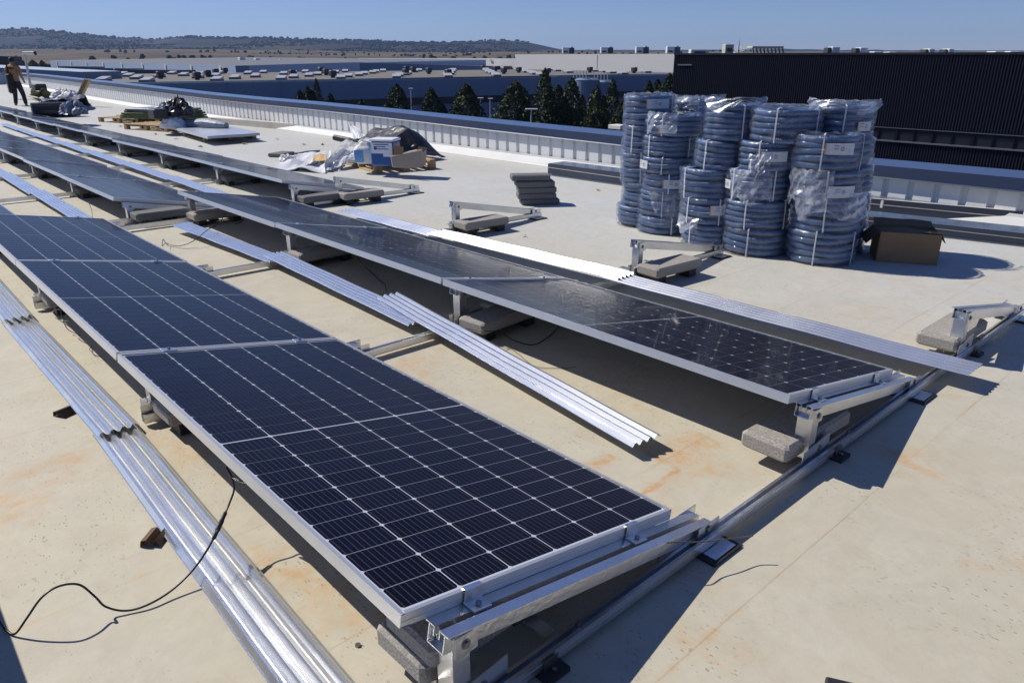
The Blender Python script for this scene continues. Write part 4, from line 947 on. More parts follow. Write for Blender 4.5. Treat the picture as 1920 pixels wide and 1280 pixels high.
cp = [((1005, 318), .26), ((1030, 365), .23), ((1040, 420), .20), ((1020, 480), .17), ((1003, 520), .155), ((948, 640), .12), ((870, 762), .055), ((770, 862), .022), ((660, 930), .012), ((560, 958), .010), ((470, 940), .03), ((420, 893), .07), ((350, 842), .10), ((260, 850), .12), ((185, 900), .11), ((120, 990), .06), ((70, 1058), .012), ((35, 1050), .006), ((0, 1005), .006), ((-60, 900), .006)]
cable([G(*q6(*p), z) for p, z in cp], .0032, 'black solar cable from the front row looping across the strip to the left edge', conn=[(4, 5, .0065)])
cable([G(*q6(1005, 318), .27), G(*q6(1028, 360), .24), G(*q6(1050, 375), .235), G(*q6(1085, 388), .24), G(*q6(1120, 380), .26)], .0035, 'short black cable end knotted under the front row panel', grp='cables lying on the roof')
cable([G(1225, 1022, .10), G(1260, 1016, .12), G(1300, 1016, .10), G(1340, 1013, .09), G(1380, 1008, .08), G(1412, 1004, .085)], .0022, 'thin olive wire sticking out past the rear bracket of the front row', 'wire', name='wire')
cable([G(1232, 1062, .03), G(1238, 1030, .05), G(1245, 1020, .08), G(1262, 1016, .10)], .0018, 'thin pale wire loop under the low end of the front row', 'wire', name='wire')
cable([G(304, 462, .0), G(306, 448, .03), G(312, 456, .02), G(335, 461, .02), G(362, 452, .06), G(393, 428, .12), G(412, 418, .14), G(422, 398, .18)], .0032, 'black cable with a connector crossing the far strips of the first lane', conn=[(5, 6, .007)])
cable([G(320, 470, 0), G(322, 462, .0), G(345, 466, 0), G(372, 464, 0)], .002, 'thin wire end by the far strips', 'wire', name='wire')
cable([G(672, 485, .20), G(690, 505, .02), G(712, 525, .005), G(722, 534, .005), G(724, 545, .004)], .0032, 'black cable hanging down behind the bright strip, first joint of the middle row')
cable([G(850, 612, .06), G(905, 620, .10), G(935, 622, .08), G(965, 638, .01), G(1000, 646, .006), G(1030, 630, .006), G(1048, 612, .03)], .0030, 'black cable lying in a bend beside the middle row ballast slab')
cable([G(920, 648, .01), G(960, 655, .006), G(1000, 685, .006), G(1040, 690, .006), G(1080, 688, .006)], .0014, 'hair thin wire on the shaded deck in the lane before the middle row', 'wire', name='wire')
cable([G(95, 585, .03), G(112, 580, .14), G(118, 600, .10), G(130, 598, .14), G(118, 572, .2)], .0028, 'small grey cable loop under the second front row panel', 'wire')
cable([G(118, 600, .08), G(128, 618, .03), G(150, 628, .01)], .0024, 'black cable tail under the second front row panel')
cable([G(172, 650, .0), G(168, 655, .02), G(178, 665, .01), G(190, 668, .004)], .0022, 'thin cable loop lying beside the shadow of the front row', 'wire', name='wire')
cable([G(174, 425, .05), G(172, 395, .16), G(165, 378, .2)], .003, 'black cable hanging behind the jagged strip end by the middle row')
cable([G(455, 397, .12), G(455, 415, .02), G(440, 420, .02)], .003, 'black cable under the far end panel of the middle row')

# ------------------------------------------------------------------ the worker
pz = zroof(-26); pq = BG(40, 204, 26.5); PB = Vector((pq.x, pq.y, pq.z))
hf = Vector((FH.x, FH.y, 0)); hr = Vector((-FH.y, FH.x, 0))*-1      # forward (away from camera), right
def skin_body(name, chain, edges, root, m_, parent, sub=2):
    me = bpy.data.meshes.new(name); me.from_pydata([tuple(c[0]) for c in chain], edges, []); me.materials.append(m_)
    o = bpy.data.objects.new(name, me); S.collection.objects.link(o); o.parent = parent
    sk = o.modifiers.new('s', 'SKIN'); sk.use_smooth_shade = True
    me.skin_vertices.new() if not me.skin_vertices else None
    for i, c in enumerate(chain):
        r = c[1] if isinstance(c[1], tuple) else (c[1], c[1]); me.skin_vertices[0].data[i].radius = r
        me.skin_vertices[0].data[i].use_root = (i == root)
    ss = o.modifiers.new('b', 'SUBSURF'); ss.levels = sub; ss.render_levels = sub; return o
zf = PB.z
per = thing('person', 'worker seen from behind in tan jacket with dark yoke and dark trousers', 'person', PB, (0, 0, YAW-PI/2))
per.location.z = zf; per.scale = (.95, .95, .95)
# local axes: +y away from the camera, +x right
# trousers/body in one continuous figure
ch = [((0, 0, .93), (.155, .11)), ((0, .0, 1.12), (.145, .105)), ((0, .02, 1.32), (.175, .12)), ((0, .03, 1.44), (.14, .09)), ((0, .04, 1.52), (.058, .06)), ((0, .07, 1.62), (.078, .092)), ((0, .07, 1.70), (.062, .078)),
      ((-.10, -.0, .86), (.095, .10)), ((-.12, .03, .50), (.065, .07)), ((-.13, -.06, .10), (.045, .05)), ((-.13, .03, .045), (.045, .04)), ((-.14, .12, .035), (.04, .03)),
      ((.10, .0, .86), (.095, .10)), ((.15, .06, .50), (.065, .07)), ((.19, .04, .10), (.045, .05)), ((.195, .12, .045), (.045, .04)), ((.20, .20, .035), (.04, .03)),
      ((-.20, .03, 1.42), .062), ((-.26, .0, 1.15), .048), ((-.25, .10, .93), .036), ((-.25, .15, .85), .035),
      ((.20, .03, 1.42), .062), ((.25, .02, 1.15), .048), ((.23, .14, .95), .036), ((.22, .19, .88), .035)]
ed = [(0, 1), (1, 2), (2, 3), (3, 4), (4, 5), (5, 6), (0, 7), (7, 8), (8, 9), (9, 10), (10, 11), (0, 12), (12, 13), (13, 14), (14, 15), (15, 16), (3, 17), (17, 18), (18, 19), (19, 20), (3, 21), (21, 22), (22, 23), (23, 24)]
skin_body('body', ch, ed, 0, M['skin'], per)
tr = [((0, 0, .93), (.17, .125)), ((-.10, 0, .84), (.105, .11)), ((-.12, .03, .50), (.078, .082)), ((-.13, -.05, .14), (.062, .066)), ((.10, 0, .84), (.105, .11)), ((.15, .06, .50), (.078, .082)), ((.19, .04, .14), (.062, .066)), ((0, 0, 1.02), (.165, .12))]
skin_body('trousers', tr, [(0, 1), (1, 2), (2, 3), (0, 4), (4, 5), (5, 6), (0, 7)], 0, M['trouser'], per)
jk = [((0, 0, 1.0), (.172, .13)), ((0, 0, 1.15), (.165, .122)), ((0, .02, 1.33), (.195, .135)), ((0, .03, 1.45), (.15, .10)), ((-.205, .03, 1.41), .075), ((-.27, .0, 1.20), .066), ((.205, .03, 1.41), .075), ((.26, .02, 1.20), .066)]
skin_body('jacket', jk, [(0, 1), (1, 2), (2, 3), (3, 4), (4, 5), (3, 6), (6, 7)], 0, M['vest'], per)
yk = MB(); yk.grid(lambda a, b: ((a-.5)*.26*(1-.4*b), -.122-.004+.03*abs(a-.5)+.02*(1-b), 1.36+.05*b), 8, 2); yk.build('dark_yoke', M['vest_dark'], per)
hb = MB(); hb.grid(lambda a, b: (.088*math.sin(PI*b)*math.cos(a*2*PI), .06+.102*math.sin(PI*b)*math.sin(a*2*PI), 1.665+.105*math.cos(PI*b)), 16, 10); hb.build('hair', M['hair'], per, smooth=True)
for sx in (-1, 1):
    sh = MB(); sh.cbox((sx*.165-.05, -.08+(.05 if sx > 0 else -.03), .0), (sx*.165+.05, .18+(.05 if sx > 0 else -.03), .09), .02); sh.build('shoe', M['vent'], per)
t = thing('tool_bag', 'dark bag carried at the left side of the worker', 'bag', BG(23, 170, 26.4)); b = MB(); b.cbox((-.14, -.1, -.1), (.14, .1, .55), .05); b.build('bag_body', M['vest_dark'], t); b = MB(); b.tube([(-.05, 0, .54), (0, 0, .85), (.06, 0, .54)], .02, 6); b.build('handle', M['vest_dark'], t)
t = thing('bucket', 'white bucket on the deck at the left leg of the worker', 'bucket', BG(25, 174, 30)); b = MB(); b.cyl((0, 0, 0), .15, .32, 16, 'Z', .18); b.build('bucket_body', M['white_tub'], t); b = MB(); b.tube([(.18*math.cos(k*PI/6), 0, .32+.10*math.sin(k*PI/6)) for k in range(7)], .008, 5); b.build('handle', M['steel_dark'], t)
a = BG(58, 166, 28.5); b_ = BG(46, 101, 28.5); t = thing('t_shaped_pole', 'grey pole with a white cross bar standing right of the worker', 'pole', a)
s = MB(); s.tube([(0, 0, 0), b_-a], .045, 8); s.build('pole_shaft', M['lamp'], t)
c0 = BG(43, 100.3, 28.5); c1 = BG(65, 99.8, 28.5); s = MB(); s.tube([c0-a, c1-a], .06, 8); s.build('cross_bar', M['flash'], t)
s = MB(); s.tube([c1-a, c1-a+(c1-c0)*.08], .075, 8); s.build('end_cap', M['vent'], t)

# ------------------------------------------------------------------ street level ground, hills
g = MB(); cs = []
RH = Vector((Rv.x, Rv.y, 0)).normalized()
def GP(s_, d_, h=-10.5): q = Vector((CAM.x, CAM.y, 0))+FH*d_+RH*s_; return Vector((q.x, q.y, gz(q.x, q.y, h)))
g.grid(lambda a, b: GP(lerp(-2600, 2600, a), lerp(-60, 4200, b*b)), 8, 8)
tag(g.build('ground', M['asphalt']), kind='structure')
def field_mat(name, c1, c2, c3, sc):
    mt = bpy.data.materials.new(name); mt.use_nodes = True; n = mt.node_tree.nodes; l = mt.node_tree.links; b = n['Principled BSDF']; b.inputs['Roughness'].default_value = .95; b.inputs['Specular IOR Level'].default_value = .1
    ge = n.new('ShaderNodeNewGeometry'); mp = n.new('ShaderNodeMapping'); mp.inputs['Rotation'].default_value = (0, 0, -YAW); mp.inputs['Scale'].default_value = (1, .35, 1); l.new(ge.outputs['Position'], mp.inputs[0])
    nz = n.new('ShaderNodeTexNoise'); nz.inputs['Scale'].default_value = sc; nz.inputs['Detail'].default_value = 7; l.new(mp.outputs[0], nz.inputs['Vector'])
    cr = n.new('ShaderNodeValToRGB'); cr.color_ramp.elements[0].position = .40; cr.color_ramp.elements[0].color = (*c1, 1); cr.color_ramp.elements[1].position = .62; cr.color_ramp.elements[1].color = (*c3, 1)
    e = cr.color_ramp.elements.new(.5); e.color = (*c2, 1); l.new(nz.outputs[0], cr.inputs[0]); l.new(cr.outputs[0], b.inputs['Base Color']); return mt
M['hill'] = field_mat('scrub_hill', (.012, .018, .022), (.020, .024, .026), (.060, .050, .040), .010)
M['field'] = field_mat('dry_field', (.075, .06, .045), (.12, .095, .065), (.155, .125, .08), .004)
def hill(name, prof, d0, d1, vlow, m_, seed, nu=220, nd=10, rough=1.0):
    s = MB()
    us = [p_[0] for p_ in prof]; vsx = [p_[1] for p_ in prof]
    def fn(a, b):
        u = lerp(us[0], us[-1], a); top = BG(u, interp(u, us, vsx), d1); d = lerp(d0, d1, b); lo = BG(u, vlow, d0)
        q = BG(u, 120, d); k = b**1.4
        zz = lerp(lo.z, top.z, k)+(rough*(d1*.0035)*noise.noise(Vector((q.x*.006, q.y*.006, seed)))+rough*(d1*.0012)*noise.noise(Vector((q.x*.03, q.y*.03, seed))))*math.sin(PI*min(b, 1)*.9+.1)
        return (q.x, q.y, zz)
    s.grid(fn, nu, nd)
    def back(a, b): u = lerp(us[0], us[-1], a); q = BG(u, 120, d1*1.15); p_ = Vector(fn(a, 1)); return p_ if b == 0 else (q.x, q.y, p_.z-d1*.06)
    s.grid(back, nu, 1)
    return tag(s.build(name, m_, smooth=True), kind='structure'), fn
h0, f0 = hill('fields', [(-700, 96), (0, 93), (300, 92), (520, 94), (700, 97), (900, 98), (1100, 97), (1500, 97), (2600, 97)], 420, 1500, 122, M['field'], 1)
h1, f1 = hill('distant_hills', [(-900, 60), (-300, 58), (-40, 58), (60, 54), (100, 57), (150, 63), (215, 70), (245, 71), (300, 75), (338, 70), (380, 70), (470, 70), (520, 71), (560, 73), (640, 76), (690, 75), (760, 79), (830, 80), (905, 77), (960, 77), (985, 79), (1010, 84), (1045, 92), (1080, 96), (1200, 97)], 1500, 2500, 101, M['hill'], 2, nd=14)
h2, f2 = hill('distant_hills', [(900, 97), (1060, 93.5), (1130, 93.5), (1300, 94.5), (1420, 92), (1520, 93), (1640, 94.5), (2000, 95), (2600, 94)], 2300, 3100, 101, M['hill'], 5)
# scrub and olive trees dotted over hills and fields
bs = MB(); rb_ = random.Random(3)
def blob(c, r, h):
    n_ = 6; vs = [(c[0]+r*rb_.uniform(.7, 1.2)*math.cos(k*PI/3), c[1]+r*rb_.uniform(.7, 1.2)*math.sin(k*PI/3), c[2]+h*.35) for k in range(n_)]+[(c[0]+r*.5*math.cos(k*PI/3+.4), c[1]+r*.5*math.sin(k*PI/3+.4), c[2]+h*rb_.uniform(.85, 1.1)) for k in range(n_)]+[(c[0], c[1], c[2]-1)]
    bs.add(vs, [(k, (k+1) % n_, n_+(k+1) % n_, n_+k) for k in range(n_)]+[tuple(range(n_, 2*n_))]+[(2*n_, (k+1) % n_, k) for k in range(n_)])
for _ in range(9000):
    a, b = rb_.random()*.72+.18, rb_.random()**.8; q = Vector(f1(a, b))
    if noise.noise(Vector((q.x*.0042, q.y*.0042, 3)))+.22*noise.noise(Vector((q.x*.02, q.y*.02, 1))) > -.10: blob(q, rb_.uniform(2.0, 4.2), rb_.uniform(1.6, 3.6))
for _ in range(260):
    a = rb_.random()*.75+.15; q = Vector(f1(a, 1)); blob(q, rb_.uniform(3, 9), rb_.uniform(2, 6)*(.5+.6*rb_.random()))
for _ in range(900):
    a, b = rb_.random()*.5+.15, rb_.random(); q = Vector(f0(a, b))
    if noise.noise(Vector((q.x*.006, q.y*.006, 8))) > .22: blob(q, rb_.uniform(2, 3.5), rb_.uniform(2, 4))
for i in range(22):
    for j in range(5):
        q = Vector(f0(.36+i*.0058, .55+j*.08)); q.x += rb_.uniform(-14, 14); q.y += rb_.uniform(-10, 10); blob(q, rb_.uniform(1.2, 2.4), rb_.uniform(1.2, 2.2)) if rb_.random() < .7 else None
M['scrub'] = mat('scrub_leaves', (.013, .018, .018), .95, spec=.1)
tag(bs.build('scrub_trees', M['scrub']), 'dark scrub and olive trees dotted over the distant hills and fields', 'scrub', kind='stuff')

# ------------------------------------------------------------------ neighbouring buildings
def onY(u, v, y): d_ = ray(u, v); return CAM+d_*((y-CAM.y)/d_.y)
def wallface(mb, a, b, zb, off=Vector((0, 0, 0))):
    mb.add([a+off, b+off, Vector((b.x, b.y, zb))+off, Vector((a.x, a.y, zb))+off], [(0, 1, 2, 3)])
def block(name, lab, A, B, depth, zb, wm, rm, rise=0.0, grp=None, roofn='roof'):
    """A, B: top front corners (left, right); the block runs `depth` metres behind"""
    t = thing(name, lab, 'building', (A.x, A.y, zb), group=grp); o = Vector((A.x, A.y, zb))
    n = Vector((0, 0, 1)).cross((B-A).normalized()); n.z = 0; n.normalize()
    if n.dot(FH) < 0: n = -n
    C_, D_ = B+n*depth, A+n*depth; C_.z += rise; D_.z += rise
    w = MB()
    for p, q in ((A, B), (B, C_), (C_, D_), (D_, A)): wallface(w, p, q, zb)
    w.build('wall', wm, t, off=o)
    r = MB(); r.add([A, B, C_, D_], [(0, 1, 2, 3)]); r.build(roofn, rm, t, off=o)
    return t, o, n
# long blue grey hall with skylights on its gravel roof
A0, B0 = BG(400, 154, 88), BG(1263, 139.5, 122); dv = (B0-A0)/863
A = A0-dv*322; B = B0+dv*120; zb = gz(A0.x, A0.y)
t, o, n = block('industrial_hall', 'long blue grey hall with a dark window band and a gravel roof full of skylights', A, B, 58, zb, M['wall_blue'], M['roof_brown'], rise=.35)
dd = (B-A).normalized(); n2 = -n
for nm, m_, h0_, h1_, off_ in (('window_band', M['band'], -2.35, -3.25, .06), ('wall_edge_trim', M['cap'], .12, -.05, .08)):
    s = MB(); a, b = A+n2*off_, B+n2*off_
    s.add([a+Vector((0, 0, h0_)), b+Vector((0, 0, h0_)), b+Vector((0, 0, h1_)), a+Vector((0, 0, h1_))], [(0, 1, 2, 3)]); s.build(nm, m_, t, off=o)
Lh = (B-A).length; k = 0
for i in range(int(Lh/6)):                                             # cladding joints, proud by 4 cm
    s = MB(); p = A+dd*(i*6+3)+n2*.03; s.add([p, p+dd*.10, p+dd*.10+Vector((0, 0, -2.3)), p+Vector((0, 0, -2.3))], [(0, 1, 2, 3)]); s.build('cladding_joint', M['wall_blue2'], t, off=o)
rsk = random.Random(11)
def roofpt(x, y): return A+dd*x+n*y+Vector((0, 0, .35*y/58))
for row in range(7):
    y = 3+row*7.6
    for i in range(int(Lh/7.5)):
        x = 4+i*7.5+(row % 2)*3.4
        if rsk.random() < .10 or x > Lh-4: continue
        p = roofpt(x, y); s = MB(); q = MB()
        ax = (n*.94+dd*.34); ay = (dd*.94-n*.34); l_, w_ = 2.6, .55
        for mb, e0, z0, z1 in ((q, 1.0, 0, .22), (s, .97, .225, .30)):
            c4 = [p+ax*(sx*l_*e0/2)+ay*(sy*w_*e0)for sx, sy in ((-1, -1), (1, -1), (1, 1), (-1, 1))]
            mb.add([c+Vector((0, 0, z0)) for c in c4]+[c+Vector((0, 0, z1+(.26 if (z1 > .25 and (c-p).dot(n) > 0) else 0))) for c in c4], [(0, 1, 5, 4), (1, 2, 6, 5), (2, 3, 7, 6), (3, 0, 4, 7), (4, 5, 6, 7)])
        o1 = q.build('skylight', M['skyl_side'], t, off=o); s.build('dome', M['skyl'], o1, off=o)
for i in range(26):
    x = 8+i*(Lh-14)/26; y = [10, 25, 40, 52, 18][i % 5]; p = roofpt(x, y); s = MB()
    s.cbox((p.x-.42, p.y-.42, p.z+.25), (p.x+.42, p.y+.42, p.z+.95), .08); s.cyl((p.x, p.y, p.z), .3, .3, 8); s.build('roof_vent', M['vent'], t, off=o)
# pale blue building on the left and the dark blue wall right of it
A, B = BG(93, 113.5, 330), BG(441, 123.5, 205)
t, o, n = block('warehouse', 'far pale blue warehouse with white pilasters left of the centre', A, B, 90, gz(B.x, B.y), M['wall_pale'], M['roof_pale'], rise=1.8)
dd = (B-A).normalized()
for i in range(9):
    p = A+dd*((B-A).length*(i+.5)/9)-n*.2; s = MB(); s.add([p, p+dd*1.2, p+dd*1.2+Vector((0, 0, -6)), p+Vector((0, 0, -6))], [(0, 1, 2, 3)]); s.build('pilaster', M['white_bld'], t, off=o)
s = MB(); a, b = A-n*.1, B-n*.1; s.add([a+Vector((0, 0, -2.6)), b+Vector((0, 0, -2.0)), b+Vector((0, 0, -4)), a+Vector((0, 0, -6))], [(0, 1, 2, 3)]); s.build('blue_plinth', M['wall_blue2'], t, off=o)  # darker blue strip along the lower wall
A, B = BG(442, 123.6, 205), BG(930, 124.5, 235); Mi = BG(665, 117.2, 232)
t = thing('warehouse', 'far dark blue warehouse with a very low gable behind the skylight roof', 'building', (A.x, A.y, gz(A.x, A.y))); o = Vector(t.location); s = MB(); zb = o.z
s.add([A, Mi, B, Vector((B.x, B.y, zb)), Vector((Mi.x, Mi.y, zb)), Vector((A.x, A.y, zb))], [(0, 1, 4, 5), (1, 2, 3, 4)]); s.build('wall', M['wall_blue2'], t, off=o)
s = MB(); bk = FH*60; s.add([A, Mi, B, B+bk, Mi+bk, A+bk], [(0, 1, 4, 5), (1, 2, 3, 4)]); s.build('roof', M['roof_pale'], t, off=o)
for (u, v, w_) in ((453, 109.5, 12), (482, 111.5, 10), (526, 113, 4)):
    p = BG(u, v+3, 300); s = MB(); s.cbox((p.x-w_*.09, p.y-w_*.09, p.z-.3), (p.x+w_*.09, p.y+w_*.09, p.z+.9), .1); s.build('roof_unit', M['ac'], t, off=o)
# dark loading strips in front of the pale warehouse
for u0, v0, u1, v1, dp, lab in ((108, 124.5, 161, 131, 175, 'dark container like block far left in front of the pale warehouse'), (178, 128, 235, 133.5, 165, 'longer dark container like block in front of the pale warehouse'), (240, 131, 335, 137, 150, 'thin dark block beside the skylight roof on the left')):
    a, b, c = BG(u0, v0, dp), BG(u1, v0+1, dp), BG(u1, v1+1, dp); s = MB(); hh = a.z-c.z+3
    t2, o2, n_ = block('low_block', lab, a, b, 8, a.z-hh, M['band'], M['band'])
# blue rooftop left beyond the far parapet
A, B = BG(-120, 121, 95), BG(150, 135, 95); t, o, n = block('industrial_hall', 'blue roofed hall beyond the far left corner of the parapet', A, B, 10, gz(A.x, A.y), M['wall_blue2'], M['wall_pale'])
A, B = BG(-60, 103, 110), BG(15, 106, 110); block('tower_block', 'dark navy building at the far left edge', A, B, 3, gz(A.x, A.y), M['band'], M['band'])
# white buildings
A, B = onY(672, 109.3, 190), onY(985, 109.8, 190); t, o, n = block('white_warehouse', 'long low white wing left of the tall white building', A, B, 60, gz(B.x, B.y), M['white_bld'], M['white_bld'])
for i in range(3):
    p = onY(922+22*i, 124.3, 189.8); q = onY(938+22*i, 124.3, 189.8); s = MB(); s.add([p, q, q-Vector((0, 0, 1.1)), p-Vector((0, 0, 1.1))], [(0, 1, 2, 3)]); s.build('loading_door', M['band'], t, off=o)
for i in range(6):
    p = onY(690+46*i, 112, 189.7); s = MB(); s.box((p.x-.6, p.y-.1, p.z-.6), (p.x+.6, p.y+.1, p.z+.1)); s.build('wall_lamp', M['wall_pale'], t, off=o)
A, B = onY(966, 102.3, 150), onY(1330, 101, 150); t, o, n = block('white_building', 'tall plain white building left of the black one with air conditioners on top', A, B, 70, gz(B.x, B.y), M['white_bld'], M['roof_pale'])
p = onY(1119, 102.4, 149.8); s = MB(); s.box((p.x-.03, p.y+.12, o.z), (p.x+.03, p.y+.196, p.z-.1)); s.build('panel_joint', M['flash'], t, off=o)
for i, u in enumerate((1066, 1138, 1204, 1262)):
    p = onY(u, 101, 155); t3 = thing('air_conditioner', 'white and black roof unit, %s from the left on the white building' % ['first', 'second', 'third', 'fourth'][i], 'air conditioner', (p.x, p.y, p.z+.0), (0, 0, YAW-PI/2), 'roof units on the white building')
    s = MB(); s.cbox((-1.7, -1, 0), (.1, 1, 1.6), .08); s.build('housing', M['ac'], t3); s = MB(); s.cbox((.12, -.9, 0), (1.5, .9, 1.5), .05); s.build('fan_section', M['ac_dark'], t3)
    s = MB(); s.box((-1.4, -1.02, .3), (-.3, -1.002, .7)); s.build('grille', M['ac_dark'], t3); s = MB(); s.cyl((.8, 0, 1.5), .4, .25, 12); s.build('fan_cowl', M['ac'], t3)
# silos
for i, (u, v0, v1, r) in enumerate(((1101, 146, 200, 2.0), (1135, 150, 200, 1.6))):
    dp = 108; p = BG(u, v0, dp); zb = gz(p.x, p.y); t3 = thing('silo', ['wider blue cylindrical tank between the trees', 'narrower blue tank right of the wide one'][i], 'silo', (p.x, p.y, zb), group='blue tanks')
    s = MB(); s.cyl((0, 0, 0), r*.88, p.z-zb-.3, 24); s.build('tank_shell', M['silo'], t3, smooth=False); s = MB(); s.cyl((0, 0, p.z-zb-.295), r*.9, .25, 24, 'Z', r*.7); s.build('tank_top', M['silo'], t3)
    s = MB(); [s.box((-r*.7+k*.2, -r*.7, p.z-zb), (-r*.7+k*.2+.06, -r*.64, p.z-zb+.9)) for k in range(0, 14, 3)]; s.box((-r*.7, -r*.7, p.z-zb+.85), (r*.7, -r*.66, p.z-zb+.92)); s.build('railing', M['lamp'], t3)
# black ribbed building
YB = 61.6
def onY(u, v, y): d_ = ray(u, v); return CAM+d_*((y-CAM.y)/d_.y)
pl = onY(1265, 100.5, YB); pr_ = onY(2500, 97, YB); zb = gz(pl.x, pl.y)-1
wt = onY(1631, 237, YB); wt2 = onY(1920, 255.5, YB); wb = onY(1617, 261, YB); wb2 = onY(1920, 283.5, YB)
t = thing('black_building', 'large black ribbed metal building with a window strip on the right', 'building', (pl.x, YB, zb)); o = Vector(t.location)
def zl(a, b, x): return lerp(a.z, b.z, (x-a.x)/(b.x-a.x))
def zwt(x): return zl(wt, wt2, x)
def zwb(x): return zl(wb, wb2, x)
x0, x1 = pl.x, pr_.x; pitch = .20; nrib = int((x1-x0)/pitch)
up_, lo_ = MB(), MB()
for mb, ft, fb in ((up_, lambda x: zl(pl, pr_, x)-.12, zwt), (lo_, zwb, lambda x: zb)):
    vs = []; 
    for i in range(nrib):
        for fx, dy in ((0, 0), (.55, 0), (.68, -.045), (.87, -.045)):
            vs.append((x0+(i+fx)*pitch, YB+dy))
    q = len(vs); v3 = [(p_[0], p_[1], ft(p_[0])) for p_ in vs]+[(p_[0], p_[1], fb(p_[0])) for p_ in vs]
    mb.add(v3, [(i, i+1, q+i+1, q+i) for i in range(q-1)])
for mb, nm in ((up_, 'upper_cladding'), (lo_, 'lower_cladding')):
    mb.mi = [1 if i % 4 == 2 else 0 for i in range(len(mb.f))]; mb.build(nm, [M['black_clad'], M['black_rib']], t, off=o)  # rib fronts take a lighter black, painting in the light they catch
s = MB(); s.add([(x0, YB-.1, pl.z-.14), (x1, YB-.1, pr_.z-.14), (x1, YB-.1, pr_.z+.02), (x0, YB-.1, pl.z+.02), (x1, YB+45, pr_.z+.02), (x0-0, YB+45, pl.z+.02)], [(0, 1, 2, 3), (3, 2, 4, 5)]); s.build('roof', M['black_rib'], t, off=o)
s = MB(); s.add([(x0, YB-.02, zb), (x0, YB+45, zb), (x0, YB+45, pl.z), (x0, YB-.02, pl.z)], [(0, 1, 2, 3)]); s.build('end_wall', M['black_clad'], t, off=o)
wx = x0; k = 0
while wx < x1:
    nx = min(wx+1.35, x1); s = MB(); s.add([(wx+.05, YB+.12, zwb(wx)+.02), (nx-.05, YB+.12, zwb(nx)+.02), (nx-.05, YB+.12, zwt(nx)), (wx+.05, YB+.12, zwt(wx))], [(0, 1, 2, 3)]); pn = s.build('window', M['winglass'], t, off=o)
    s = MB(); s.box((nx-.05-.03*(k % 4 == 3), YB+.02, zwb(nx)+.02), (nx+.05+.10*(k % 4 == 3), YB+.13, zwt(nx))); s.build('mullion', M['black_clad'], pn, off=o)
    wx = nx; k += 1
s = MB(); s.add([(x0, YB-.18, zwb(x0)-.03), (x1, YB-.18, zwb(x1)-.03), (x1, YB-.18, zwb(x1)+.06), (x0, YB-.18, zwb(x0)+.06), (x1, YB+.12, zwb(x1)+.07), (x0, YB+.12, zwb(x0)+.07)], [(0, 1, 2, 3), (3, 2, 4, 5)]); s.build('window_sill', M['sill'], t, off=o)
s = MB(); s.add([(x0, YB-.055, zwt(x0)-.03), (x1, YB-.055, zwt(x1)-.03), (x1, YB-.055, zwt(x1)+.02), (x0, YB-.055, zwt(x0)+.02)], [(0, 1, 2, 3)]); s.build('window_head_trim', M['sill'], t, off=o)
for (u, v) in ((1284, 121.5),):
    p = onY(u, v, YB-.12); s = MB(); s.box((p.x-.8, YB-.14, p.z-.08), (p.x+.8, YB-.06, p.z+.04)); s.build('wall_plate', M['sill'], t, off=o)
# rooftop plant on the black building
for i, (u, w_, h_, dk, lab) in enumerate(((1310, 34, 6, 0, 'low white unit'), (1364, 16, 14, 1, 'beige box unit'), (1558, 22, 10, 2, 'white unit with a dark side'), (1610, 22, 9, 2, 'white unit with a dark fan side'), (1737, 16, 7, 2, 'small white unit with a dark side'), (1773, 15, 7, 2, 'small white unit, rightmost of the pair'), (1640, 14, 2.5, 0, 'flat white roof hatch'), (1668, 14, 2, 0, 'flat white roof hatch, second'), (1868, 22, 3, 0, 'flat pale roof hatch at the right'), (1894, 18, 3, 0, 'flat pale roof hatch at the right edge'))):
    p = onY(u, 100, YB+9); sc = (p-CAM).dot(Fv)/F_PX; t3 = thing('roof_unit', lab+' on the black building roof', 'roof unit', (p.x, p.y, p.z-.3), (0, 0, YAW+PI/2-PI), 'plant on the black building roof')
    ww, hh = w_*sc, h_*sc*1.1+.3; s = MB()
    if dk == 2:
        s.cbox((-ww*.15, -.6, 0), (ww*.5, .6, hh), .05); s.build('housing', M['ac'], t3); s = MB(); s.cbox((-ww*.5, -.5, 0), (-ww*.17, .5, hh*.93), .05); s.build('fan_section', M['ac_dark'], t3)
    else: s.cbox((-ww*.5, -.6, 0), (ww*.5, .6, hh), .04); s.build('housing', M['ac'] if dk == 0 else M['louver'], t3); s = MB(); s.box((-ww*.3, -.62, hh*.35), (ww*.3, -.603, hh*.7)); s.build('grille', M['ac_dark'], t3)
p = onY(1433, 100, YB+12); sc = (p-CAM).dot(Fv)/F_PX; t3 = thing('louvre_canopy', 'beige canopy on slanted legs on the roof of the black building', 'canopy', (p.x, p.y, p.z-.2), (0, 0, YAW+PI/2-PI)); s = MB(); w2 = 29*sc
s.cbox((-w2, -1, .2+8*sc), (w2, 1, .2+12*sc), .03); s.build('canopy_roof', M['louver'], t3)
for i in range(9): s = MB(); x = -w2*.95+i*w2*.2375; s.prism([(-.06, -.06), (.06, -.06), (.06, .06), (-.06, .06)], (x+.2, -.9, 0), (x, -.9, .2+8*sc)); s.build('leg', M['card'], t3)
p = onY(1384, 100, YB+14); sc = (p-CAM).dot(Fv)/F_PX; t3 = thing('antenna_mast', 'thin lattice antenna mast on the black building roof', 'antenna', (p.x, p.y, p.z-.2)); s = MB()
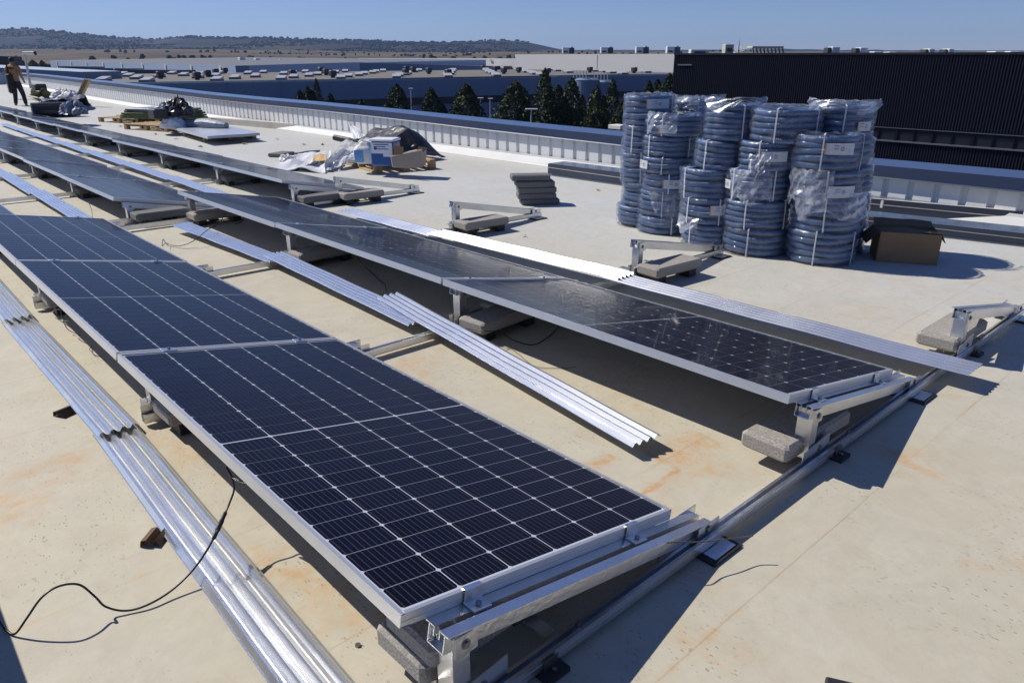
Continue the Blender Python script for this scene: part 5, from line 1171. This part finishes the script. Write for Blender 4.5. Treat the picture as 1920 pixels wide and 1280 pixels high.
s.tube([(0, 0, 0), (0, 0, 16*sc), (0, 0, 27*sc)], [.10, .07, .03], 6); [s.tube([(-.5*k_, 0, 3*sc+i*2.5*sc), (.5*k_, 0, 3*sc+i*2.5*sc+.3)], .035, 5) for i, k_ in enumerate((1.6, 1.3, 1, .8, .6))]; s.build('mast_frame', M['lamp'], t3)

# ------------------------------------------------------------------ trees
def leaf_mat():
    mt = mat('tree_leaves', (.028, .042, .016), .7, spec=.25); n = mt.node_tree.nodes; l = mt.node_tree.links; b = n['Principled BSDF']
    ge = n.new('ShaderNodeNewGeometry'); cr = n.new('ShaderNodeValToRGB'); cr.color_ramp.elements[0].color = (.026, .042, .016, 1); cr.color_ramp.elements[1].color = (.12, .135, .05, 1)
    e = cr.color_ramp.elements.new(.93); e.color = (.062, .080, .028, 1); cr.color_ramp.elements[2].position = .97; cr.color_ramp.elements[2].color = (.10, .055, .02, 1) if False else (.075, .085, .028, 1)
    l.new(ge.outputs['Random Per Island'], cr.inputs[0]); l.new(cr.outputs[0], b.inputs['Base Color']); return mt
M['leaf'] = leaf_mat()
def crown_mesh(seed, spires, n=7500):
    rnd = random.Random(seed); vs = []; fs = []
    tot = sum(s_[2]*s_[3] for s_ in spires)
    for (cx, cy, w, h) in spires:
        ph = rnd.uniform(0, 6); k = int(n*w*h/tot)
        for _ in range(k):
            z = rnd.random()**1.15; a = rnd.uniform(0, 2*PI)
            prof = 1.06*(1-z**2.3)**.75 if z > .22 else .62+z*2.0
            prof = min(prof, 1.0)
            bumpy = .80+.34*noise.noise(Vector((math.cos(a)*2.0, math.sin(a)*2.0, z*7+seed)))+.26*noise.noise(Vector((math.cos(a)*5, math.sin(a)*5, z*16+seed)))
            r = w*.78*prof*bumpy*(rnd.random()**.22)
            c = Vector((cx+r*math.cos(a), cy+r*math.sin(a), .10*h+z*.90*h+rnd.uniform(-.08, .08)))
            s_ = rnd.uniform(.09, .22); d1 = Vector((rnd.gauss(0, 1), rnd.gauss(0, 1), rnd.gauss(.3, 1))).normalized(); d2 = d1.orthogonal().normalized(); d2 = Matrix.Rotation(rnd.uniform(0, 6), 3, d1) @ d2
            i0 = len(vs); vs += [c-d1*s_, c+d2*s_*.55, c+d1*s_, c-d2*s_*.55]; fs.append((i0, i0+1, i0+2, i0+3))
    me = bpy.data.meshes.new('crown'); me.from_pydata([tuple(v) for v in vs], [], fs); me.materials.append(M['leaf']); me.update(); return me
kinds = [crown_mesh(1, [(0, 0, 3.0, 8.6), (-1.1, .4, 1.9, 6.8), (1.2, -.3, 1.8, 6.2)]), crown_mesh(2, [(0, 0, 3.4, 8.6), (.9, .5, 2.0, 6.6)]), crown_mesh(3, [(0, 0, 2.4, 8.6)], 4200), crown_mesh(4, [(0, 0, 2.2, 8.6), (-1.6, .2, 1.7, 5.8), (-.9, .3, 1.8, 7.2), (1.3, .2, 1.6, 5.6)], 6000)]
def tree(u, v, w_px, d, k, lab, zs=None):
    top = BG(u, v, d); zb = gz(top.x, top.y); H = top.z-zb; wm = w_px*d/1300.
    t = thing('tree', lab, 'tree', (top.x, top.y, zb), (0, 0, u*1.7), 'dark columnar trees behind the parapet')
    o = bpy.data.objects.new('crown', kinds[k]); S.collection.objects.link(o); o.parent = t; base_w = [3.9, 3.6, 2.4, 4.4][k]; o.location = (0, 0, H*.06); o.scale = (wm/base_w, wm/base_w, H*.94/8.75)
    s = MB(); s.tube([(0, 0, 0), (.04, 0, H*.3), (0, .03, H*.75)], [.16, .12, .04], 7)
    for q in range(5):
        a = q*1.26; s.tube([(0, 0, H*(.22+.08*q)), (wm*.22*math.cos(a), wm*.22*math.sin(a), H*(.42+.09*q))], [.05, .02], 5)
    s.build('trunk', M['trunk'], t)
TR = [(450, 158, 24, 96, 2, 'small dark tree, leftmost behind the parapet'), (470, 153, 26, 97, 2, 'second dark tree from the left, slightly taller'),
      (562, 168, 26, 82, 2, 'low left tree of the triple group'), (577, 161, 28, 84, 2, 'middle tree of the triple group'), (592, 146, 36, 84, 3, 'tallest tree of the triple group left of centre'), (619, 174, 22, 86, 2, 'little tree just right of the triple group'),
      (664, 190, 22, 80, 1, 'light olive little tree barely above the parapet'), (677, 185, 24, 79, 2, 'olive treetop barely above the parapet'), (744, 157, 62, 72, 0, 'broad tree with a pointed top, first of the large ones'), (808, 163, 44, 72, 1, 'medium tree between two larger ones'), (831, 195, 26, 72, 2, 'small tree leaning against the medium one'),
      (874, 156, 58, 70, 1, 'egg shaped dense tree left of the lamp posts'), (968, 151, 62, 66, 1, 'large dense tree left of the T shaped lamp'), (1022, 127, 62, 70, 3, 'tallest dark tree with a pointed crown in the clump'), (1048, 158, 34, 76, 2, 'dark narrow tree behind the clump'), (1073, 145, 48, 70, 0, 'tall tree left of the blue tank'),
      (1092, 176, 18, 74, 2, 'thin reddish tipped tree below the tank'), (1120, 160, 46, 62, 0, 'tree in front of the blue tanks'), (1150, 146, 56, 64, 3, 'tall tree between the tanks and the pipe coils'), (1171, 180, 34, 60, 1, 'dark tree half behind the leftmost pipe stack'),
      (1218, 150, 24, 92, 2, 'far small tree left of the black building corner'), (1234, 147, 26, 93, 2, 'far small tree beside the other at the black building'), (1256, 136, 34, 90, 1, 'far tree touching the corner of the black building')]
for a in TR:
    a = list(a); a[2] *= 1.18 if 950 < a[0] < 1180 else 1.05; tree(*a)
for (u, v, w_, d, lb) in ((22, 108, 20, 300, 'far tree directly left of the head of the worker'), (40, 112, 18, 310, 'far tree hidden behind the head of the worker'), (60, 112, 20, 320, 'far tree right of the T shaped pole'), (78, 113, 16, 320, 'far tree at the left end of the pale warehouse'), (30, 104, 12, 330, 'tallest far tree above the head of the worker')): tree(u, v, w_, d, 1, lb)
# hedge under the clump
hd_ = MB(); rh = random.Random(5)
for _ in range(5200):
    u = rh.uniform(960, 1230); d_ = rh.uniform(56, 74); p = BG(u, 280, d_); p.z = gz(p.x, p.y)+rh.uniform(0, 2.7+.6*noise.noise(Vector((u*.03, d_*.2, 0)))); s_ = rh.uniform(.1, .2)
    d1 = Vector((rh.gauss(0, 1), rh.gauss(0, 1), rh.gauss(0, 1))).normalized(); d2 = d1.orthogonal(); hd_.add([p-d1*s_, p+d2*s_*.6, p+d1*s_, p-d2*s_*.6], [(0, 1, 2, 3)])
tag(hd_.build('hedge', M['leaf']), 'dark low bushes under the clump of trees', 'hedge', kind='stuff')
# street lamps
def lamp(u, v, d, arms, lab):
    top = BG(u, v, d); zb = gz(top.x, top.y); H = top.z-zb; t = thing('street_lamp', lab, 'street lamp', (top.x, top.y, zb), (0, 0, YAW-PI/2), 'street lamps behind the parapet')
    s = MB(); s.tube([(0, 0, 0), (0, 0, H)], [.09, .05], 8); s.build('pole', M['lamp'], t)
    for a in arms:
        s = MB(); s.cbox((min(0, a), -.14, H), (max(0, a), .14, H+.09), .02); s.build('lamp_head', M['white_tub'], t)
lamp(996, 206, 58, (-.45, .5), 'street lamp with a T shaped double head before the large tree')
lamp(901, 185, 78, (-.3, .3), 'street lamp with two heads against the blue hall'); lamp(919, 186, 79, (-.2, .3), 'street lamp, right of two near the egg shaped tree')
lamp(770, 167, 85, (-.2, .25), 'single street lamp with a small white head against the blue hall'); lamp(455, 196-10, 90, (.3,), 'lamp hidden low at the parapet')
# pale kiosk seen between the trees and the coils
p = BG(1160, 234, 56); t = thing('white_kiosk', 'small white canopy on a pillar between the trees and the pipe coils', 'canopy', (p.x, p.y, gz(p.x, p.y))); zt = p.z-t.location.z; s = MB(); s.cbox((-.6, -.5, zt-.3), (.6, .5, zt), .03); s.build('canopy_roof', M['white_bld'], t); s = MB(); s.cbox((-.12, -.12, 0), (.12, .12, zt-.305), .02); s.build('pillar', M['white_bld'], t)
s = MB(); s.box((-.75, .6, 0), (.75, .7, zt-.5)); s.build('rear_wall', M['wall_blue2'], t)

# block added out of view past the left edge to shade the corner
st = thing('shadow_caster', 'grey unseen block added outside the lower left corner to cast a shadow', 'crate', (-1.45, -1.02, .0)); s = MB(); s.cbox((-.3, -.25, .0), (.45, .19, .42), .02); s.build('caster_body', M['concrete_grey'], st); s = MB(); s.cbox((-.32, -.27, .4205), (.47, .20, .45), .01); s.build('lid', M['navy'], st)

# ------------------------------------------------------------------ air
hz = bpy.data.materials.new('haze_air'); hz.use_nodes = True; hz.node_tree.nodes.clear(); ho = hz.node_tree.nodes.new('ShaderNodeOutputMaterial'); hv = hz.node_tree.nodes.new('ShaderNodeVolumePrincipled')
hv.inputs['Color'].default_value = (.42, .62, 1.0, 1); hv.inputs['Density'].default_value = .00010; hv.inputs['Anisotropy'].default_value = .2
hz.node_tree.links.new(hv.outputs[0], ho.inputs['Volume'])
hb_ = MB(); hb_.box((-6000, -6000, -80), (6000, 6000, 190)); ob = hb_.build('haze', hz); tag(ob, 'thin blue air over the plain and the hills', 'haze', kind='stuff')
S.cycles.volume_bounces = 0; S.cycles.volume_step_rate = 10

s_ = MB(); q = G(1588, 1318); s_.cbox((-.05, -.05, .002), (.05, .045, .03), .004); o = s_.build('dark_block', M['rubber']); o.location = (q.x, q.y, 0); o.rotation_euler = (0, 0, .5); tag(o, 'corner of a small dark block at the bottom edge of the view', 'block')
